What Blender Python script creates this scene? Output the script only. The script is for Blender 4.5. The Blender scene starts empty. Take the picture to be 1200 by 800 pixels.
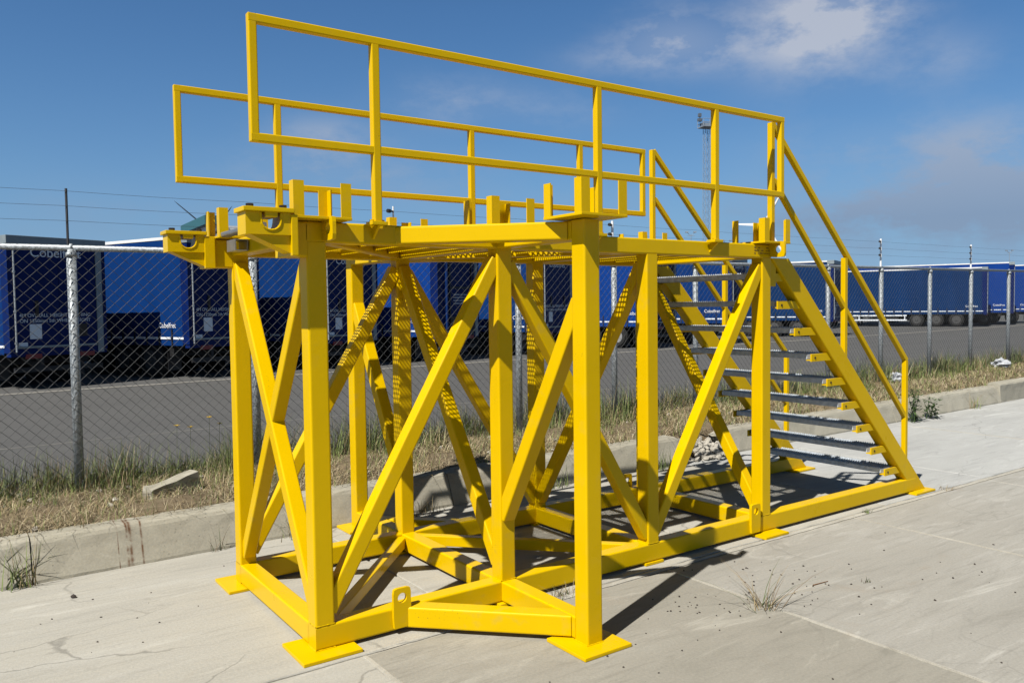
import bpy, bmesh, math, random
from mathutils import Vector, Matrix
random.seed(7)
S = bpy.context.scene
COL = S.collection
R = math.radians

# ------------------------------------------------------------------ camera
cam = bpy.data.cameras.new('camera')
cam.sensor_width = 36.0
cam.lens = 949.0 / 1200 * 36
cam.clip_start = 0.05
cam.clip_end = 6000
co = bpy.data.objects.new('camera', cam)
co.location = (-1.4331, -3.7178, 1.6888)
co.rotation_euler = (1.52589, 0.01292, -0.61452)
COL.objects.link(co)
S.camera = co

# ------------------------------------------------------------------ sun, sky, exposure
SUN_AZ, SUN_EL = R(20.5), R(51.5)            # azimuth the light travels towards
sd = bpy.data.lights.new('sun', 'SUN')
sd.energy = 5.0
sd.angle = R(0.55)
sd.color = (1.0, 0.955, 0.88)
so = bpy.data.objects.new('sun', sd)
dv = Vector((math.cos(SUN_EL) * math.cos(SUN_AZ), math.cos(SUN_EL) * math.sin(SUN_AZ), -math.sin(SUN_EL)))
so.rotation_euler = dv.to_track_quat('-Z', 'Y').to_euler()
so.location = (-6, -4, 9)
COL.objects.link(so)

W = bpy.data.worlds.new('World')
S.world = W
W.use_nodes = True
nt = W.node_tree
for n in list(nt.nodes):
    nt.nodes.remove(n)
def wn(t, **k):
    n = nt.nodes.new(t)
    for a, b in k.items():
        setattr(n, a, b)
    return n
def wl(a, b):
    nt.links.new(a, b)
def wmath(op, a, b=None, clamp=False):
    n = wn('ShaderNodeMath', operation=op, use_clamp=clamp)
    for i, s in enumerate((a, b)):
        if s is None:
            continue
        if isinstance(s, (int, float)):
            n.inputs[i].default_value = s
        else:
            wl(s, n.inputs[i])
    return n.outputs[0]
sky = wn('ShaderNodeTexSky', sky_type='NISHITA', sun_disc=False)
sky.sun_elevation = SUN_EL
sky.sun_rotation = math.atan2(-math.cos(SUN_AZ), -math.sin(SUN_AZ))
sky.altitude = 0
sky.air_density = 1.15
sky.dust_density = 0.7
sky.ozone_density = 3.0
bgs = wn('ShaderNodeBackground')
bgs.inputs['Strength'].default_value = 0.05
tc = wn('ShaderNodeTexCoord')
nz = wn('ShaderNodeTexNoise')
nz.inputs['Scale'].default_value = 8.5
nz.inputs['Detail'].default_value = 7.0
nz.inputs['Roughness'].default_value = 0.63
mp = wn('ShaderNodeMapping')
mp.inputs['Scale'].default_value = (1, 1, 2.0)
wl(tc.outputs['Generated'], mp.inputs['Vector'])
wl(mp.outputs[0], nz.inputs['Vector'])
# clouds standing in the real sky: (direction, half width, half height in radians, density)
CLOUDS = [((.693, .656, .300), .055, .028, .85), ((.66, .70, .285), .06, .018, .32), ((.789, .539, .297), .062, .046, 1.15), ((.82, .50, .31), .05, .03, .6), ((.735, .62, .285), .05, .02, .3),
          ((.374, .907, .195), .055, .022, .62), ((.417, .895, .157), .11, .025, .55), ((.33, .93, .165), .06, .016, .25),
          ((.901, .404, .159), .08, .032, .55), ((.886, .453, .098), .16, .048, 1.0), ((.93, .36, .11), .12, .04, .6), ((.78, .62, .085), .12, .022, .35),
          ((.860, .446, .246), .055, .025, .30), ((.503, .830, .240), .06, .022, .42), ((.839, .514, .176), .09, .020, .30),
          ((.604, .763, .229), .07, .020, .25), ((.2, .97, .10), .2, .03, .25), ((.62, .77, .12), .16, .02, .22)]
tot = None
for d, hw, hh, den in CLOUDS:
    d = Vector(d).normalized()
    tx = Vector((d.y, -d.x, 0)).normalized()
    ty = tx.cross(d).normalized()
    if ty.z < 0:
        ty = -ty
    sep = []
    for ax, hsz in ((tx, hw), (ty, hh)):
        dp = wn('ShaderNodeVectorMath', operation='DOT_PRODUCT')
        wl(tc.outputs['Generated'], dp.inputs[0])
        dp.inputs[1].default_value = tuple(ax / hsz)
        sub = wmath('SUBTRACT', dp.outputs['Value'], d.dot(ax) / hsz)
        sep.append(wmath('MULTIPLY', sub, sub))
    r2 = wmath('ADD', sep[0], sep[1])
    fall = wmath('EXPONENT', wmath('MULTIPLY', r2, -0.9))
    # only the half of the sky the cloud stands in
    dp = wn('ShaderNodeVectorMath', operation='DOT_PRODUCT')
    wl(tc.outputs['Generated'], dp.inputs[0])
    dp.inputs[1].default_value = tuple(d)
    half = wmath('GREATER_THAN', dp.outputs['Value'], 0.3)
    m = wmath('MULTIPLY', wmath('MULTIPLY', fall, half), den)
    tot = m if tot is None else wmath('ADD', tot, m)
ns = wmath('MULTIPLY', wmath('SUBTRACT', nz.outputs['Fac'], 0.41), 5.2, True)
ns = wmath('ADD', wmath('MULTIPLY', ns, 0.74), 0.26)
cov = wmath('MULTIPLY', wmath('MULTIPLY', tot, ns), 0.92)
cov = wmath('MINIMUM', cov, 0.75)
# low haze over the horizon
sx = wn('ShaderNodeSeparateXYZ')
wl(tc.outputs['Generated'], sx.inputs[0])
hz = wmath('EXPONENT', wmath('MULTIPLY', wmath('MAXIMUM', sx.outputs['Z'], 0.0), -8.0))
hz = wmath('MULTIPLY', hz, 0.92)
m1 = wn('ShaderNodeMixRGB')
wl(hz, m1.inputs['Fac'])
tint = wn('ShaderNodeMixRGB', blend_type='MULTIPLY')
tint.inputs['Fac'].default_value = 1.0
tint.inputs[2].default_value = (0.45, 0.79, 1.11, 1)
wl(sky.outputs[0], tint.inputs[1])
zen = wn('ShaderNodeValToRGB')  # dims and warms the unseen upper sky to weaken the fill light
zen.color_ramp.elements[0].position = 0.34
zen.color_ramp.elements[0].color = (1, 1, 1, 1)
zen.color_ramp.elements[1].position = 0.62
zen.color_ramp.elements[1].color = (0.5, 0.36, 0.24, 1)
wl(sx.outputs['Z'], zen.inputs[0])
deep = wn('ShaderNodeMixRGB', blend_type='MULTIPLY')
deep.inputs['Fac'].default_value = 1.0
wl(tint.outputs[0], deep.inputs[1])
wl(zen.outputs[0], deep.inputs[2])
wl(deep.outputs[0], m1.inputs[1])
m1.inputs[2].default_value = (3.3, 5.4, 8.8, 1)
m2 = wn('ShaderNodeMixRGB')
wl(cov, m2.inputs['Fac'])
wl(m1.outputs[0], m2.inputs[1])
cc = wn('ShaderNodeValToRGB')
cc.color_ramp.elements[0].position = 0.09
cc.color_ramp.elements[0].color = (0.30, 0.385, 0.55, 1)
cc.color_ramp.elements[1].position = 0.27
cc.color_ramp.elements[1].color = (0.72, 0.75, 0.83, 1)
wl(sx.outputs['Z'], cc.inputs[0])
cs = wn('ShaderNodeMixRGB', blend_type='MULTIPLY')
cs.inputs['Fac'].default_value = 1.0
cs.inputs[2].default_value = (9.6, 9.6, 9.6, 1)
wl(cc.outputs[0], cs.inputs[1])
wl(cs.outputs[0], m2.inputs[2])
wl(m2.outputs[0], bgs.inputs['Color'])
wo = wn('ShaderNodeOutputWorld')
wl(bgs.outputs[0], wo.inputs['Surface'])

S.view_settings.view_transform = 'Standard'
S.view_settings.look = 'None'
S.view_settings.exposure = 0.70
S.view_settings.gamma = 1.0
S.view_settings.use_curve_mapping = False
S.render.engine = 'CYCLES'
S.cycles.max_bounces = 8
S.cycles.use_denoising = True

# ------------------------------------------------------------------ materials
MATS = {}
KA = 0.66          # the photograph is exposed about 0.6 stop brighter than these strengths
def mat(name, col, rough=0.6, metal=0.0, var=0.12, vscale=8.0, bump=0.0, bscale=60.0, col2=None, spec=0.5, coat=0.0, detail=5.0, stretch=(1, 1, 1)):
    m = bpy.data.materials.new(name)
    m.use_nodes = True
    t = m.node_tree
    b = t.nodes['Principled BSDF']
    b.inputs['Roughness'].default_value = rough
    b.inputs['Metallic'].default_value = metal
    b.inputs['Specular IOR Level'].default_value = spec
    b.inputs['Coat Weight'].default_value = coat
    tcn = t.nodes.new('ShaderNodeTexCoord')
    mpn = t.nodes.new('ShaderNodeMapping')
    mpn.inputs['Scale'].default_value = stretch
    t.links.new(tcn.outputs['Object'], mpn.inputs['Vector'])
    n = t.nodes.new('ShaderNodeTexNoise')
    n.inputs['Scale'].default_value = vscale
    n.inputs['Detail'].default_value = detail
    t.links.new(mpn.outputs[0], n.inputs['Vector'])
    r = t.nodes.new('ShaderNodeValToRGB')
    r.color_ramp.elements[0].position = 0.32
    r.color_ramp.elements[1].position = 0.70
    col = tuple(c * KA for c in col)
    c2 = col2 if col2 else tuple(c * (1 - var) for c in col)
    r.color_ramp.elements[0].color = (*c2, 1)
    r.color_ramp.elements[1].color = (*col, 1)
    t.links.new(n.outputs['Fac'], r.inputs[0])
    t.links.new(r.outputs[0], b.inputs['Base Color'])
    rr = t.nodes.new('ShaderNodeMapRange')
    rr.inputs['To Min'].default_value = max(0.03, rough - 0.1)
    rr.inputs['To Max'].default_value = min(1, rough + 0.1)
    t.links.new(n.outputs['Fac'], rr.inputs['Value'])
    t.links.new(rr.outputs[0], b.inputs['Roughness'])
    if bump > 0:
        n2 = t.nodes.new('ShaderNodeTexNoise')
        n2.inputs['Scale'].default_value = bscale
        n2.inputs['Detail'].default_value = 4
        t.links.new(mpn.outputs[0], n2.inputs['Vector'])
        bp = t.nodes.new('ShaderNodeBump')
        bp.inputs['Strength'].default_value = bump
        bp.inputs['Distance'].default_value = 0.01
        t.links.new(n2.outputs['Fac'], bp.inputs['Height'])
        t.links.new(bp.outputs[0], b.inputs['Normal'])
    MATS[name] = m
    return m

YEL = mat('yellow_paint', (0.86, 0.553, 0.0), 0.30, 0, 0.06, 3.5, 0.05, 22, spec=0.13)
GALV = mat('galvanised_steel', (0.58, 0.63, 0.66), 0.5, 0.2, 0.62, 55, 0.05, 80)  # strong mottling also stands in for mesh wire shadows on the posts
def scuffs(m):
    t = m.node_tree
    b = t.nodes['Principled BSDF']
    src = b.inputs['Base Color'].links[0].from_socket
    g = t.nodes.new('ShaderNodeNewGeometry')
    def noise(sc, det, a0, a1):
        n = t.nodes.new('ShaderNodeTexNoise')
        n.inputs['Scale'].default_value = sc
        n.inputs['Detail'].default_value = det
        t.links.new(g.outputs['Position'], n.inputs['Vector'])
        r = t.nodes.new('ShaderNodeMapRange')
        r.inputs['From Min'].default_value = a0
        r.inputs['From Max'].default_value = a1
        t.links.new(n.outputs['Fac'], r.inputs['Value'])
        return r.outputs[0]
    def mul(x, y):
        q = t.nodes.new('ShaderNodeMath'); q.operation = 'MULTIPLY'; q.use_clamp = True
        for i, v in enumerate((x, y)):
            if isinstance(v, float): q.inputs[i].default_value = v
            else: t.links.new(v, q.inputs[i])
        return q.outputs[0]
    def mix(f, a, col):
        x = t.nodes.new('ShaderNodeMixRGB')
        t.links.new(f, x.inputs[0]); t.links.new(a, x.inputs[1]); x.inputs[2].default_value = (*col, 1)
        return x.outputs[0]
    c = mix(mul(noise(110, 3, .68, .72), noise(2.3, 3, .56, .66)), src, (0.10, 0.055, 0.02))      # small chips
    c = mix(mul(mul(noise(14, 6, .55, .75), noise(1.6, 3, .5, .68)), 0.40), c, (0.36, 0.26, 0.06))  # dusty scuffed patches
    t.links.new(c, b.inputs['Base Color'])
scuffs(YEL)
TREAD = mat('tread_steel', (0.78, 0.85, 0.92), 0.55, 0.1, 0.35, 30)
BOLT = mat('bolt_steel', (0.07, 0.055, 0.045), 0.5, 0.6, 0.4, 60)
WIRE = mat('wire_steel', (0.125, 0.13, 0.135), 0.65, 0.0, 0.45, 20, spec=0.15)
ALU = mat('bare_aluminium', (0.45, 0.46, 0.47), 0.4, 0.7, 0.15, 20)
POLE = mat('dark_pole', (0.05, 0.05, 0.055), 0.6, 0.2)
WHITE = mat('white_paint', (1.05, 1.06, 1.08), 0.5, 0, 0.08)
PLASTIC = mat('black_plastic', (0.02, 0.02, 0.022), 0.5)
CURTAIN = mat('blue_curtain', (0.002, 0.040, 0.195), 0.6, 0, 0.2, 1.1, 0.25, 2.2, stretch=(1, 1, 0.25), spec=0.10)
CURTAIN_DULL = mat('faded_blue_curtain', (0.003, 0.036, 0.135), 0.7, 0, 0.22, 1.1, 0.25, 2.2, stretch=(1, 1, 0.25), spec=0.10)
CURTAIN_BRIGHT = mat('bright_blue_curtain', (0.004, 0.052, 0.29), 0.55, 0, 0.15, 1.1, 0.2, 2.2, stretch=(1, 1, 0.25), spec=0.10)
NAVY = mat('navy_door_paint', (0.003, 0.018, 0.125), 0.5, 0, 0.2, 3, spec=0.10)
FRAME_GREY = mat('grey_frame_paint', (0.30, 0.35, 0.37), 0.5, 0.1, 0.15, 6)
ROOF = mat('pale_roof', (0.95, 0.95, 0.94), 0.6, 0, 0.15, 3)
CHASSIS = mat('black_chassis', (0.014, 0.014, 0.016), 0.6, 0.1, 0.3, 5)
TYRE = mat('tyre_rubber', (0.012, 0.012, 0.012), 0.85)
RIM = mat('wheel_rim', (0.42, 0.42, 0.42), 0.5, 0.3)
RIM_DARK = mat('dark_wheel_rim', (0.07, 0.07, 0.07), 0.7, 0.1)  # darker version of the rim colour, used on most trailers
RED = mat('red_lamp', (0.25, 0.01, 0.01), 0.35)
DECAL = mat('white_decal', (0.95, 1.0, 1.05), 0.6, 0, 0.1, 10)
TEAL = mat('teal_panel', (0.035, 0.15, 0.17), 0.5, 0, 0.1)
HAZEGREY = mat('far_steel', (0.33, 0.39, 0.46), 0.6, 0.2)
TURB_DARK = mat('turbine_grey', (0.13, 0.16, 0.20), 0.6)
STONE = mat('rubble_stone', (0.60, 0.56, 0.48), 0.9, 0, 0.45, 14, 0.6, 50)
GRIT = mat('dark_grit', (0.06, 0.045, 0.035), 0.95, 0, 0.4, 40)
GRS = {'straw': mat('straw_grass', (0.42, 0.325, 0.17), 0.8, 0, 0.3, 3), 'pale': mat('pale_straw', (0.58, 0.49, 0.31), 0.8, 0, 0.2, 3),
       'brown': mat('brown_grass', (0.22, 0.15, 0.08), 0.9, 0, 0.3, 3),
       'green': mat('green_grass', (0.24, 0.31, 0.075), 0.7, 0, 0.3, 3), 'dark': mat('dark_grass', (0.115, 0.16, 0.045), 0.7, 0, 0.3, 3)}
FLOWER = mat('yellow_petals', (0.8, 0.5, 0.01), 0.6)
LEAF = mat('weed_leaf', (0.075, 0.135, 0.03), 0.6, 0, 0.3, 10)
FOIL = mat('crumpled_white_film', (0.6, 0.62, 0.65), 0.35, 0, 0.2, 20)

def nodes_mat(name):
    m = bpy.data.materials.new(name)
    m.use_nodes = True
    MATS[name] = m
    return m, m.node_tree, m.node_tree.nodes['Principled BSDF']

def concrete(name, base, light, dark, streak=(0.6, 2.2, 1), crack=1.0, stain=(0.33, 0.24, 0.15), pits=False):
    m, t, b = nodes_mat(name)
    base, light, dark, stain = (tuple(c * KA for c in q) for q in (base, light, dark, stain))
    L = t.links.new
    def N(ty, **k):
        n = t.nodes.new(ty)
        for a, v in k.items():
            setattr(n, a, v)
        return n
    geo = N('ShaderNodeNewGeometry')
    pos = geo.outputs['Position']
    def noise(scale, det, rough=0.55, stretch=None, dist=0):
        n = N('ShaderNodeTexNoise')
        n.inputs['Scale'].default_value = scale
        n.inputs['Detail'].default_value = det
        n.inputs['Roughness'].default_value = rough
        n.inputs['Distortion'].default_value = dist
        if stretch:
            mpn = N('ShaderNodeMapping')
            mpn.inputs['Scale'].default_value = stretch
            mpn.inputs['Rotation'].default_value = (0, 0, R(-12))
            L(pos, mpn.inputs['Vector'])
            L(mpn.outputs[0], n.inputs['Vector'])
        else:
            L(pos, n.inputs['Vector'])
        return n.outputs['Fac']
    def ramp(f, p0, p1, c0=(0, 0, 0), c1=(1, 1, 1)):
        r = N('ShaderNodeValToRGB')
        r.color_ramp.elements[0].position = p0
        r.color_ramp.elements[1].position = p1
        r.color_ramp.elements[0].color = (*c0, 1)
        r.color_ramp.elements[1].color = (*c1, 1)
        L(f, r.inputs[0])
        return r.outputs[0]
    def mix(f, a, c, mode='MIX', fac=None):
        x = N('ShaderNodeMixRGB', blend_type=mode)
        if fac is not None:
            x.inputs[0].default_value = fac
        else:
            L(f, x.inputs[0])
        for i, s in ((1, a), (2, c)):
            if isinstance(s, tuple):
                x.inputs[i].default_value = (*s, 1)
            else:
                L(s, x.inputs[i])
        return x.outputs[0]
    big = noise(0.7, 6, 0.6, streak, 0.6)
    c = ramp(big, 0.3, 0.72, dark, light)
    mid = noise(3.2, 8, 0.65, (streak[0] * 0.7, streak[1], 1), 1.2)
    c = mix(ramp(mid, 0.35, 0.62), c, base, fac=None)
    sweep = noise(9.0, 5, 0.6, (0.22, 2.6, 1), 0.4)
    c = mix(ramp(sweep, 0.54, 0.72), c, tuple(x * 0.84 for x in base))
    fine = noise(70, 4, 0.7)
    c = mix(None, c, ramp(fine, 0.3, 0.7, (0.86, 0.86, 0.86), (1.06, 1.06, 1.06)), 'MULTIPLY', 1.0)
    smear = noise(1.7, 9, 0.72, (0.35, 1.9, 1), 2.2)
    c = mix(ramp(smear, 0.56, 0.70, (0, 0, 0), (0.55, 0.55, 0.55)), c, tuple(min(1, x * 1.18) for x in light))
    smear2 = noise(2.6, 9, 0.7, (0.5, 1.5, 1), 2.6)
    c = mix(ramp(smear2, 0.58, 0.72, (0, 0, 0), (0.5, 0.5, 0.5)), c, tuple(x * 0.80 for x in dark))
    # blotchy stains
    st = ramp(noise(0.9, 7, 0.7, None, 1.5), 0.61, 0.78)
    stf = N('ShaderNodeMath', operation='MULTIPLY')
    L(st, stf.inputs[0])
    stf.inputs[1].default_value = 0.38
    c = mix(stf.outputs[0], c, stain)
    # pits
    vor = N('ShaderNodeTexVoronoi')
    vor.inputs['Scale'].default_value = 34 if pits else 26
    L(pos, vor.inputs['Vector'])
    pit = ramp(vor.outputs['Distance'], 0.05 if pits else 0.03, 0.20 if pits else 0.085, (1, 1, 1), (0, 0, 0))
    pm = N('ShaderNodeMath', operation='MULTIPLY')
    L(pit, pm.inputs[0])
    L(ramp(noise(2.2, 3), 0.40 if pits else 0.53, 0.52 if pits else 0.66), pm.inputs[1])
    c = mix(pm.outputs[0], c, tuple(x * 0.42 for x in base))
    # hairline cracks
    if crack:
        wv = N('ShaderNodeTexNoise')
        wv.inputs['Scale'].default_value = 2.0
        wv.inputs['Detail'].default_value = 6
        L(pos, wv.inputs['Vector'])
        av = N('ShaderNodeVectorMath', operation='MULTIPLY_ADD')
        L(wv.outputs['Color'], av.inputs[0])
        av.inputs[1].default_value = (0.35, 0.35, 0.35)
        L(pos, av.inputs[2])
        mpc = N('ShaderNodeMapping')
        mpc.inputs['Scale'].default_value = (0.42, 1.15, 1)
        mpc.inputs['Rotation'].default_value = (0, 0, R(-8))
        L(av.outputs[0], mpc.inputs['Vector'])
        vc = N('ShaderNodeTexVoronoi', feature='DISTANCE_TO_EDGE')
        vc.inputs['Scale'].default_value = 1.2
        L(mpc.outputs[0], vc.inputs['Vector'])
        cr = ramp(vc.outputs['Distance'], 0.002, 0.007, (1, 1, 1), (0, 0, 0))
        cm = N('ShaderNodeMath', operation='MULTIPLY')
        L(cr, cm.inputs[0])
        L(ramp(noise(0.55, 3), 0.56 - 0.12 * crack, 0.64 - 0.12 * crack), cm.inputs[1])
        cm2 = N('ShaderNodeMath', operation='MULTIPLY')
        L(cm.outputs[0], cm2.inputs[0])
        cm2.inputs[1].default_value = 0.55 * crack
        c = mix(cm2.outputs[0], c, tuple(x * 0.3 for x in base))
    L(c, b.inputs['Base Color'])
    b.inputs['Roughness'].default_value = 0.85
    b.inputs['Specular IOR Level'].default_value = 0.25
    bp = N('ShaderNodeBump')
    bp.inputs['Strength'].default_value = 0.35
    bp.inputs['Distance'].default_value = 0.006
    ad = N('ShaderNodeMath', operation='ADD')
    L(mid, ad.inputs[0])
    L(fine, ad.inputs[1])
    L(ad.outputs[0], bp.inputs['Height'])
    L(bp.outputs[0], b.inputs['Normal'])
    return m

CONC = concrete('slab_concrete', (0.405, 0.388, 0.343), (0.545, 0.53, 0.485), (0.305, 0.29, 0.25), crack=0.35)
CONC_D = concrete('dull_slab_concrete', (0.36, 0.34, 0.288), (0.48, 0.46, 0.40), (0.275, 0.26, 0.215), (0.9, 1.6, 1), crack=0.3)
CONC_L = concrete('pale_slab_concrete', (0.495, 0.475, 0.415), (0.60, 0.585, 0.53), (0.36, 0.345, 0.30), (0.5, 2.6, 1), 1.0)
CONC_N = concrete('grey_slab_concrete', (0.50, 0.505, 0.485), (0.62, 0.625, 0.605), (0.37, 0.37, 0.355), (0.5, 2.2, 1), 0.7)
KERB = concrete('kerb_concrete', (0.45, 0.42, 0.335), (0.56, 0.53, 0.44), (0.33, 0.305, 0.235), (1.5, 1.5, 1.5), 0, pits=True)
JOINT = concrete('joint_mortar', (0.50, 0.475, 0.41), (0.62, 0.59, 0.51), (0.30, 0.275, 0.22), (3, 3, 3), 0)
ASPH = concrete('asphalt', (0.118, 0.117, 0.114), (0.140, 0.138, 0.134), (0.096, 0.095, 0.093), (0.3, 1.8, 1), 0.6, (0.09, 0.085, 0.08))
SOIL = concrete('verge_soil', (0.20, 0.15, 0.09), (0.30, 0.235, 0.145), (0.10, 0.08, 0.05), (2.5, 2.5, 2.5), 0, (0.09, 0.075, 0.04))

# rust streaks on the kerb face
def add_rust(m):
    t = m.node_tree
    b = t.nodes['Principled BSDF']
    src = b.inputs['Base Color'].links[0].from_socket
    geo = t.nodes.new('ShaderNodeNewGeometry')
    sp = t.nodes.new('ShaderNodeSeparateXYZ')
    t.links.new(geo.outputs['Position'], sp.inputs[0])
    nzn = t.nodes.new('ShaderNodeTexNoise')
    nzn.inputs['Scale'].default_value = 18
    nzn.inputs['Detail'].default_value = 5
    t.links.new(geo.outputs['Position'], nzn.inputs['Vector'])
    tot = None
    for x0, w in ((-0.475, 0.007), (-0.385, 0.006), (-0.53, 0.003), (-0.455, 0.010)):
        a = t.nodes.new('ShaderNodeMath'); a.operation = 'SUBTRACT'
        t.links.new(sp.outputs['X'], a.inputs[0]); a.inputs[1].default_value = x0
        d = t.nodes.new('ShaderNodeMath'); d.operation = 'DIVIDE'
        t.links.new(a.outputs[0], d.inputs[0]); d.inputs[1].default_value = w
        q = t.nodes.new('ShaderNodeMath'); q.operation = 'POWER'
        t.links.new(d.outputs[0], q.inputs[0]); q.inputs[1].default_value = 2
        e = t.nodes.new('ShaderNodeMath'); e.operation = 'MULTIPLY'
        t.links.new(q.outputs[0], e.inputs[0]); e.inputs[1].default_value = -1
        f = t.nodes.new('ShaderNodeMath'); f.operation = 'EXPONENT'
        t.links.new(e.outputs[0], f.inputs[0])
        if tot is None:
            tot = f.outputs[0]
        else:
            s = t.nodes.new('ShaderNodeMath'); s.operation = 'ADD'
            t.links.new(tot, s.inputs[0]); t.links.new(f.outputs[0], s.inputs[1])
            tot = s.outputs[0]
    mu = t.nodes.new('ShaderNodeMath'); mu.operation = 'MULTIPLY'; mu.use_clamp = True
    rp = t.nodes.new('ShaderNodeMapRange')
    rp.inputs['From Min'].default_value = 0.35; rp.inputs['From Max'].default_value = 0.6
    t.links.new(nzn.outputs['Fac'], rp.inputs['Value'])
    t.links.new(tot, mu.inputs[0]); t.links.new(rp.outputs[0], mu.inputs[1])
    mx = t.nodes.new('ShaderNodeMixRGB')
    t.links.new(mu.outputs[0], mx.inputs[0]); t.links.new(src, mx.inputs[1])
    mx.inputs[2].default_value = (0.085, 0.036, 0.013, 1)
    t.links.new(mx.outputs[0], b.inputs['Base Color'])
add_rust(KERB)

# ------------------------------------------------------------------ mesh helpers
def link(name, me, m, parent=None, loc=None):
    o = bpy.data.objects.new(name, me)
    COL.objects.link(o)
    if m is not None:
        me.materials.append(m)
    if parent is not None:
        o.parent = parent
    if loc is not None:
        o.location = loc
    return o
def done(name, bm, m, parent=None, loc=None, smooth=False):
    me = bpy.data.meshes.new(name)
    bm.to_mesh(me)
    bm.free()
    if smooth:
        for p in me.polygons:
            p.use_smooth = True
    return link(name, me, m, parent, loc)
def empty(name, loc, label, cat, rz=0, group=None):
    o = bpy.data.objects.new(name, None)
    o.empty_display_size = 0.2
    o.location = loc
    o.rotation_euler = (0, 0, rz)
    COL.objects.link(o)
    return tag(o, label, cat, group)
def tag(o, label, cat, group=None):
    o['label'] = label
    o['category'] = cat
    if group:
        o['group'] = group
    return o
def kind(o, k, label=None, cat=None):
    o['kind'] = k
    if label:
        o['label'] = label
    if cat:
        o['category'] = cat
    return o
def box(bm, x0, x1, y0, y1, z0, z1, bev=0.0):
    v = [bm.verts.new(p) for p in ((x0, y0, z0), (x1, y0, z0), (x1, y1, z0), (x0, y1, z0), (x0, y0, z1), (x1, y0, z1), (x1, y1, z1), (x0, y1, z1))]
    fs = [bm.faces.new([v[i] for i in f]) for f in ((3, 2, 1, 0), (4, 5, 6, 7), (0, 1, 5, 4), (1, 2, 6, 5), (2, 3, 7, 6), (3, 0, 4, 7))]
    if bev > 0:
        es = list({e for f in fs for e in f.edges})
        bmesh.ops.bevel(bm, geom=es, offset=bev, segments=2, affect='EDGES', profile=0.7)
def bar(bm, p0, p1, w, h=None, up=(0, 0, 1), r=0.010, seg=3):
    """rounded hollow-section bar: w across (side), h along up"""
    h = w if h is None else h
    p0, p1 = Vector(p0), Vector(p1)
    d = (p1 - p0).normalized()
    u = Vector(up)
    s = d.cross(u)
    if s.length < 1e-5:
        s = d.cross(Vector((0, 1, 0)))
    s.normalize()
    u = s.cross(d).normalized()
    prof = []
    for cx, cy, a0 in ((w / 2 - r, h / 2 - r, 0), (-w / 2 + r, h / 2 - r, 90), (-w / 2 + r, -h / 2 + r, 180), (w / 2 - r, -h / 2 + r, 270)):
        for k in range(seg + 1):
            a = R(a0 + 90 * k / seg)
            prof.append((cx + r * math.cos(a), cy + r * math.sin(a)))
    A = [bm.verts.new(p0 + s * x + u * y) for x, y in prof]
    B = [bm.verts.new(p1 + s * x + u * y) for x, y in prof]
    n = len(prof)
    for i in range(n):
        j = (i + 1) % n
        bm.faces.new((A[i], A[j], B[j], B[i]))
    bm.faces.new(A[::-1])
    bm.faces.new(B)
def cyl(bm, p0, p1, r0, r1=None, n=12, cap=True):
    r1 = r0 if r1 is None else r1
    p0, p1 = Vector(p0), Vector(p1)
    d = (p1 - p0).normalized()
    s = d.orthogonal().normalized()
    u = s.cross(d).normalized()
    A = [bm.verts.new(p0 + (s * math.cos(2 * math.pi * i / n) + u * math.sin(2 * math.pi * i / n)) * r0) for i in range(n)]
    B = [bm.verts.new(p1 + (s * math.cos(2 * math.pi * i / n) + u * math.sin(2 * math.pi * i / n)) * r1) for i in range(n)]
    for i in range(n):
        j = (i + 1) % n
        f = bm.faces.new((A[j], A[i], B[i], B[j]))
        f.smooth = n > 8
    if cap:
        bm.faces.new(A)
        bm.faces.new(B[::-1])
def prism(bm, pts, off):
    """polygon pts extruded by vector off"""
    off = Vector(off)
    A = [bm.verts.new(Vector(p)) for p in pts]
    B = [bm.verts.new(Vector(p) + off) for p in pts]
    n = len(pts)
    fs = [bm.faces.new(A[::-1]), bm.faces.new(B)]
    for i in range(n):
        j = (i + 1) % n
        fs.append(bm.faces.new((A[i], A[j], B[j], B[i])))
    bmesh.ops.recalc_face_normals(bm, faces=fs)
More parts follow.
